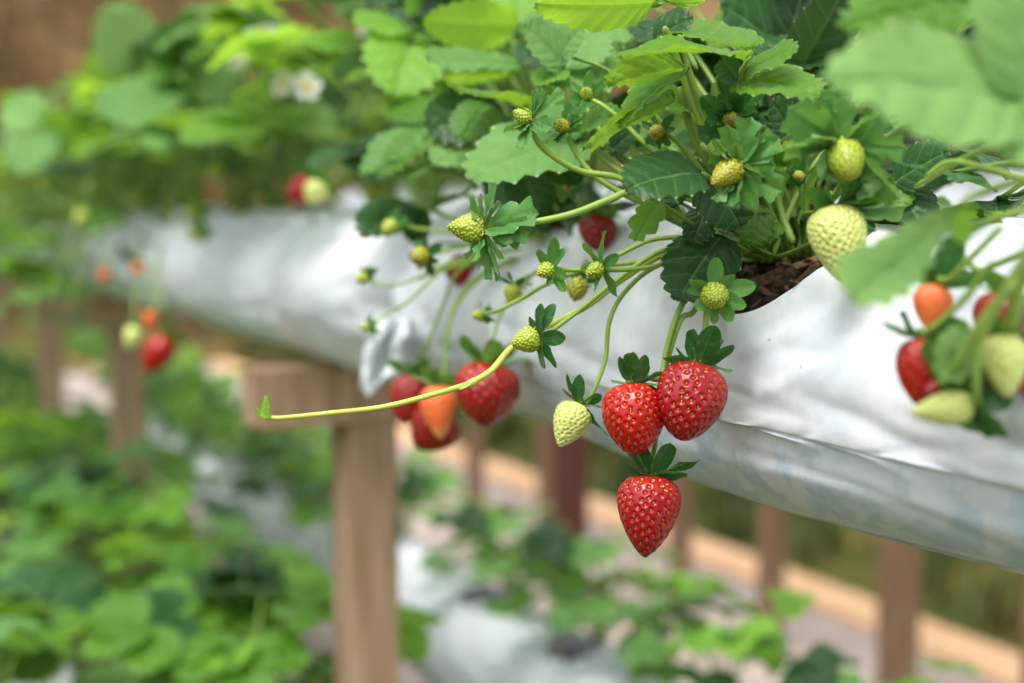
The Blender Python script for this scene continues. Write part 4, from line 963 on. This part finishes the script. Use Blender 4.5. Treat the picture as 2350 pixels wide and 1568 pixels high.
strawberry('olive yellow young strawberry with a browned tip in a big ragged calyx', 1664, 402, .598, 66, 92, (-.72, -.50, .48), 'olive',
    [(-.25, .9, .3, 92, 66), (.25, .95, .3, 108, 70), (.8, .55, .3, 108, 70), (.95, .0, .35, 80, 60), (.85, -.5, .3, 110, 78), (.35, -.9, .3, 112, 70), (-.2, -.95, .35, 96, 60), (-.55, -.75, .3, 96, 46), (-.9, .3, .4, 70, 50), (-.6, .65, .3, 76, 46)], Sx([(1690, 450), (1740, 540)], .64, .668), res=(88, 64), toothed=True, dry=3, seed=26, smat='sepal_pale', sdroop=-.1, nseed=330, shape=(.55, .8))
strawberry('round lime yellow young strawberry in the broadest leafy calyx, above the pale netted one', 1942, 368, .565, 84, 104, (.03, -.78, .62), 'green',
    [(-.85, .5, .3, 150, 110), (-.95, -.1, .35, 140, 80), (-.5, -.75, .4, 110, 80), (0, -.9, .4, 90, 70), (.6, -.7, .3, 170, 110), (.95, -.1, .35, 130, 70), (.7, .6, .2, 110, 80), (-.15, .95, .2, 130, 80), (-.55, .8, .2, 110, 70)], Sx([(1930, 420), (1870, 520)], .61, .66), res=(88, 64), toothed=True, dry=4, seed=27, smat='sepal_pale', sdroop=-.1, nseed=420, shape=(.75, .5))
strawberry('large pale yellow unripe strawberry with netted skin beside the dark planting slit', 1925, 558, .575, 138, 186, (.12, -.96, .22), 'pale',
    [(-.7, .6, .3, 60, 44), (.8, .45, .3, 120, 80), (.95, .0, .2, 130, 90), (.3, .9, .1, 90, 70), (.8, -.5, .0, 90, 60)], Sx([(1900, 450), (1850, 520)], .60, .66), res=(128, 96), dry=3, seed=28, toothed=True, nseed=330, shape=(.58, .66))
strawberry('small olive young strawberry half hidden under the broad dark leaves', 1735, 524, .655, 40, 52, (-.3, -.7, .6), 'olive', None, Sx([(1765, 560)], .66, .67), res=(64, 48), nseed=110, dry=1, seed=29, slen=1.1, swid=.7, sel=0)
strawberry('small yellow young strawberry with withered white stamens in an upturned calyx', 1198, 266, .66, 42, 46, (-.8, .35, .4), 'green',
    [(.5, .85, .2, 74, 36), (.15, .9, .3, 66, 26), (-.6, .6, .4, 44, 34), (-.85, -.35, .3, 66, 40), (-.2, -.85, .4, 76, 40), (.7, .5, .3, 96, 40), (.7, -.3, .4, 60, 42), (-.5, -.6, .5, 40, 34)], Sx([(1228, 315), (1260, 352), (1330, 392), (1430, 412), (1560, 480)], .66, .675), res=(64, 48), nseed=100, dry=4, seed=30, smat='sepal_pale', toothed=True, sr=.0014)
strawberry('green bud with upright sepals just right of the small yellow one', 1290, 288, .675, 34, 36, (-.3, .5, .7), 'olive',
    [(.2, .95, .3, 60, 30), (.6, .7, .3, 76, 34), (-.6, .3, .4, 56, 44), (-.5, -.4, .5, 66, 44), (.6, -.1, .4, 40, 30), (-.1, -.6, .6, 44, 34)], Sx([(1310, 330), (1350, 390), (1420, 440), (1540, 490)], .68, .68), res=(48, 36), nseed=80, dry=2, seed=31, toothed=True, sr=.0013)
strawberry('closed green bud in front of the leaves at the top centre', 1345, 214, .69, 30, 34, (-.2, .4, .8), 'green',
    [(-.6, .5, .4, 50, 28), (.1, .9, .3, 60, 30), (.6, .5, .3, 60, 30), (-.8, -.2, .4, 44, 30), (0, -.5, .6, 40, 36)], Sx([(1380, 240), (1430, 280), (1480, 330), (1600, 430)], .69, .68), res=(48, 36), nseed=70, seed=32, dry=1, sr=.0011, cat='strawberry bud')
strawberry('olive young strawberry ringed with cream stamens above the big calyx', 1678, 276, .64, 40, 36, (-.2, -.2, .95), 'olive',
    [(-.75, .5, .3, 90, 54), (-.1, .9, .3, 90, 60), (.6, .7, .3, 90, 54), (.85, -.2, .3, 80, 50), (-.9, -.5, .3, 90, 54), (.2, -.9, .3, 60, 40)], Sx([(1700, 330), (1740, 480)], .66, .672), res=(64, 48), nseed=110, dry=5, seed=33, toothed=True, smat='sepal_dark')
strawberry('tiny dark olive strawberry in shade between two stems at the top centre', 1506, 304, .67, 36, 34, (-.4, -.2, .8), 'olive', None, Sx([(1560, 330), (1640, 430)], .675, .68), res=(48, 36), nseed=80, dry=2, seed=34, smat='sepal_dark', slen=1.2, swid=.5, sel=10)
strawberry('tiny yellow strawberry with withered stamens right of the ragged calyx', 1833, 405, .66, 26, 26, (-.1, -.3, .9), 'olive', None, Sx([(1840, 450)], .665, .67), res=(48, 36), nseed=60, dry=2, seed=35, smat='sepal_dark', slen=1.1, swid=.7, sel=0)
strawberry('yellow young strawberry hanging against the film at the left of the foliage', 893, 523, .86, 38, 44, (-.5, -.4, .6), 'green', None, Sx([(925, 520), (1000, 530), (1100, 540)], .87, .87), res=(48, 36), nseed=70, seed=36, slen=.9, swid=.5)
strawberry('small half withered orange strawberry above the film, right of the yellow one', 962, 590, .82, 44, 46, (-.5, -.2, .6), 'olive', None, Sx([(1000, 580), (1100, 560), (1250, 545)], .83, .86), res=(48, 36), nseed=80, dry=2, seed=37, smat='sepal_dark', slen=1.0, swid=.55, sel=5)
strawberry('tiny green bud on a thin stem, leftmost in front of the white film', 830, 640, .88, 28, 32, (-.7, -.3, .5), 'green', None, Sx([(880, 656), (940, 645), (1040, 600), (1200, 570)], .88, .87), res=(40, 30), nseed=40, seed=38, slen=1.0, swid=.5, smat='sepal_dark', sr=.0010)
strawberry('green bud without fruit on a long thin stem above the crumpled film end', 836, 752, .86, 18, 24, (-.7, -.1, .5), 'green', None, Sx([(880, 725), (940, 690), (1020, 620), (1150, 580)], .87, .87), res=(40, 30), nseed=30, seed=39, slen=1.9, swid=1.0, sr=.0009, cat='strawberry bud')
strawberry('round yellow green strawberry below a small calyx between the thin stems', 1176, 676, .74, 42, 48, (-.2, -.9, .3), 'green', None, Sx([(1200, 640), (1260, 610), (1300, 570)], .76, .84), res=(56, 42), nseed=90, seed=40, slen=.8, swid=.4, smat='sepal_dark')
strawberry('tiny bud with folded pale sepals left of the round yellow green one', 1096, 724, .76, 24, 32, (-.7, -.2, .5), 'green', None, Sx([(1140, 714), (1200, 684), (1260, 650), (1360, 615), (1480, 600)], .74, .68), res=(40, 30), nseed=40, seed=41, slen=1.3, swid=.7, sr=.0011, cat='strawberry bud')
strawberry('green strawberry in shade low on the film behind the two small ones', 1325, 665, .72, 50, 56, (-.2, -.8, .4), 'olive', None, Sx([(1340, 610), (1360, 570)], .76, .84), res=(48, 36), nseed=80, seed=42, slen=.7, swid=.4, smat='sepal_dark')
strawberry('spiky green bud in the shade left of the lobed leaf', 1303, 428, .78, 26, 28, (-.1, .1, .95), 'olive', None, Sx([(1330, 470), (1340, 530)], .81, .86), res=(40, 30), nseed=40, seed=43, slen=1.3, swid=.6, sel=0, cat='strawberry bud')
strawberry('lumpy red strawberry in shade deep inside the foliage', 1372, 535, .80, 88, 84, (-.1, -.9, .3), 'crimson', None, Sx([(1400, 490)], .84, .86), res=(80, 60), nseed=60, seed=44)
strawberry('dark red strawberry deepest in the shade, left of the lumpy one', 1300, 552, .88, 74, 70, (-.3, -.8, .3), 'dark', None, (), res=(56, 42), seed=45, nseed=90)
strawberry('blurred pinkish red strawberry lying on the film above the round yellow green one', 1052, 622, .93, 84, 60, (-.9, -.2, .3), 'crimson', None, (), res=(56, 42), seed=46, nseed=90)
# right hand cluster, close to the camera
gr = 'out of focus strawberries at the right edge'
strawberry('out of focus orange strawberry at the top of the right hand cluster', 2138, 705, .50, 88, 116, (-.2, -.9, .3), 'orange', [(-.6, .7, .3, 90, 50), (.3, .9, .3, 110, 60), (.8, .2, .4, 110, 60)], Sx([(2180, 640), (2230, 590), (2300, 520)], .5, .47), res=(72, 54), nseed=120, seed=51, group=gr, smat='sepal_dark')
strawberry('out of focus narrow red strawberry at the left side of the right hand cluster', 2112, 850, .495, 110, 160, (-.06, -.98, .2), 'red', [(-.9, .4, .3, 90, 60), (-.5, .8, .3, 70, 50), (.8, .5, .3, 80, 60)], Sx([(2130, 760), (2200, 700), (2280, 600)], .5, .47), res=(80, 60), nseed=150, seed=52, group=gr, smat='sepal_dark')
strawberry('pale yellow strawberry lying sideways at the bottom of the right hand cluster', 2165, 938, .475, 78, 160, (-.98, -.1, .2), 'pale', [(.7, -.6, .3, 90, 46), (.9, .2, .3, 80, 50), (.5, -.9, .2, 70, 40), (.2, .9, .4, 70, 60)], Sx([(2240, 900), (2250, 780), (2300, 680), (2370, 560)], .47, .45), res=(80, 60), nseed=150, seed=53, group=gr, smat='sepal_dark', sr=.0014)
strawberry('out of focus pale cream strawberry hanging at the right edge of the photo', 2305, 835, .47, 108, 150, (.02, -.98, .2), 'pale', [(-.5, .7, .4, 60, 46), (.3, .9, .3, 70, 50), (.8, .3, .3, 60, 40)], Sx([(2320, 740), (2345, 640), (2400, 540)], .47, .45), res=(80, 60), nseed=150, seed=54, group=gr, sr=.0020)
strawberry('out of focus dark red strawberry behind the pale one at the right edge', 2292, 735, .51, 120, 130, (-.3, -.8, .2), 'dark', None, Sx([(2330, 670), (2400, 560)], .5, .46), res=(64, 48), nseed=120, seed=55, group=gr)
strawberry('out of focus red strawberry cut off by the right edge of the photo', 2362, 850, .49, 100, 130, (0, -.98, .2), 'pink', None, Sx([(2380, 760), (2440, 600)], .48, .45), res=(64, 48), nseed=120, seed=56, group=gr)
strawberry('brown withered young strawberry in the middle of the right hand cluster', 2140, 895, .485, 44, 50, (-.6, -.3, .6), 'dark', [(.5, .9, .3, 90, 70), (-.2, .9, .5, 110, 80), (.9, .2, .3, 120, 90), (.7, -.6, .3, 130, 70), (.1, .5, .8, 120, 90)], Sx([(2180, 860), (2240, 760), (2330, 640)], .48, .45), res=(48, 36), nseed=60, seed=57, group=gr, dry=3, sr=.0017)
# far fruit on the left
strawberry('strongly blurred red strawberry hanging from the third bag at the left', 362, 812, ZP(362, 812, .36), 74, 96, (-.45, -.85, .2), 'red', None, Sx([(385, 720), (360, 640), (370, 570)], 1.45, 1.6), res=(48, 36), seed=61)
strawberry('strongly blurred yellow strawberry just left of the far red one', 305, 775, 1.5, 44, 56, (-.3, -.9, .2), 'pale', None, Sx([(310, 700), (330, 620)], 1.5, 1.6), res=(40, 30), seed=62)
strawberry('strongly blurred orange strawberry above the far red one', 345, 735, 1.5, 38, 44, (-.3, -.9, .2), 'orange', None, Sx([(350, 690), (350, 600)], 1.5, 1.6), res=(40, 30), seed=63)
strawberry('blurred orange strawberry against the third bag, left of two', 240, 632, 1.75, 28, 34, (-.3, -.9, .2), 'orange', None, Sx([(245, 590), (250, 540)], 1.75, 1.8), res=(40, 30), seed=64)
strawberry('blurred orange strawberry against the third bag, right of two', 316, 618, 1.7, 28, 34, (-.3, -.9, .2), 'orange', None, Sx([(318, 580), (330, 530)], 1.65, 1.8), res=(40, 30), seed=65)
strawberry('blurred red strawberry resting on top of the second bag', 690, 436, 1.22, 66, 66, (-.5, -.5, .4), 'red', None, Sx([(740, 420), (780, 470)], 1.25, 1.3), res=(48, 36), seed=66)
strawberry('blurred cream strawberry resting beside the red one on the second bag', 722, 444, 1.19, 58, 58, (-.3, -.7, .4), 'pale', None, Sx([(760, 430), (790, 470)], 1.22, 1.3), res=(48, 36), seed=67)
strawberry('strongly blurred dark red strawberry low beside the large wooden post', 704, 1405, 1.62, 44, 60, (-.2, -.9, .2), 'dark', None, Sx([(710, 1340), (690, 1300)], 1.6, 1.65), res=(40, 30), seed=68)
for i, (x, y, z, w_, lab) in enumerate([(590, 340, 1.25, 34, 'strongly blurred yellow young fruit in the middle of the far foliage'), (495, 392, 1.4, 34, 'strongly blurred pale yellow young fruit below and left of the other yellow one'), (440, 492, 1.45, 36, 'blurred yellow green young fruit at the second bag end, upper of two'), (447, 542, 1.45, 34, 'blurred yellow green young fruit at the second bag end, lower of two'), (186, 502, 1.8, 40, 'strongly blurred yellow young fruit above the third bag, leftmost')]):
    strawberry(lab, x, y, z, w_, w_ * 1.1, (-.2, -.5, .7), 'green', None, Sx([(x + 25, y + 20), (x + 60, y + 50)], z + .02, z + .12), res=(40, 30), seed=70 + i, slen=.8, swid=.45)
# flowers
for x, y, z, r_, n, lab in [(603, 78, 1.2, 46, (-.1, .8, .5), 'white strawberry blossom at the very top of the blurred foliage'), (650, 192, 1.2, 34, (-.5, .1, .9), 'white strawberry blossom, left of a pair in the blurred foliage'), (703, 198, 1.2, 36, (.3, .1, .9), 'white strawberry blossom, right of a pair in the blurred foliage')]:
    c = W(x, y, z); ft = thing('strawberry_blossom', lab, 'blossom', c)
    mb = MB(); tube(mb, [c, W(x + 20, y + 120, z + .04), W(x + 80, y + 360, z + .12)], .0009, .0012, 6, 6); mb.build('stalk', M['stem'], ft)
    mb = MB(); nn_ = CV(n); ax, ay = axes(nn_); rr_ = r_ * z / F_PX
    off = c
    for q in range(5):
        a = q * 1.2566 + .3; d = ax * math.cos(a) + ay * math.sin(a)
        pb = MB(); place_leaflet(pb, off + d * rr_ * .15, off + d * rr_ + nn_ * rr_ * .12, nn_, rr_ * .9, teeth=1, spt=8, nu=4, tooth=0, cup=-.4, fold=0, droop=-.1); pb.build('petal', M['petal'], ft)
    g = MB(); P, f, uv, _, _ = berry_mesh(rr_ * .45, rr_ * .55, 40, .3, (16, 12), raised=True); g.add(P @ np.array([ax, ay, nn_]) + np.array(off + nn_ * rr_ * .36), f, uv); g.build('blossom_centre', M['yellow'], ft)
# runner
rn = thing('strawberry_runner', 'long yellow runner with a tiny leaf tip, crossing the red cluster', 'runner', W(610, 958, .62))
mb = MB(); RP = [(612, 958, .62), (650, 959, .62), (760, 948, .625), (880, 934, .63), (1000, 904, .635), (1078, 881, .64), (1128, 850, .645), (1172, 800, .655), (1230, 762, .665), (1345, 704, .67), (1430, 640, .67), (1540, 580, .67), (1700, 570, .675)]
tube(mb, [W(*q) for q in RP[:6]], .0010, .00135, 8, 8); tube(mb, [W(*q) for q in RP[5:]], .00150, .0017, 8, 8)
tube(mb, [W(1066, 885, .64), W(1078, 881, .6398), W(1092, 874, .641)], .0012, .0021, 8, 6)
mb.build('runner_stem', M['runner'], rn)
q = MB(); place_leaflet(q, W(1080, 880, .6385), W(1052, 893, .636), CV((0, .6, .7)), .0028, teeth=1, spt=8, nu=3, tooth=0, fold=.4); q.build('bract', M['stalk'], rn)
for b, t, wd in [((614, 960, .62), (588, 936, .615), 20), ((612, 958, .62), (612, 906, .62), 20), ((625, 958, .62), (600, 950, .61), 14)]:
    q = MB(); place_leaflet(q, W(*b), W(*t), CV((-.5, .3, .8)), wd * b[2] / F_PX, teeth=3, spt=4, nu=3, fold=.5); q.build('leaflet', M['leaf_bright'], rn)
for i, u_ in enumerate(used):
    if not u_:
        for ch in list(protos[i].children_recursive): bpy.data.objects.remove(ch)
        bpy.data.objects.remove(protos[i])
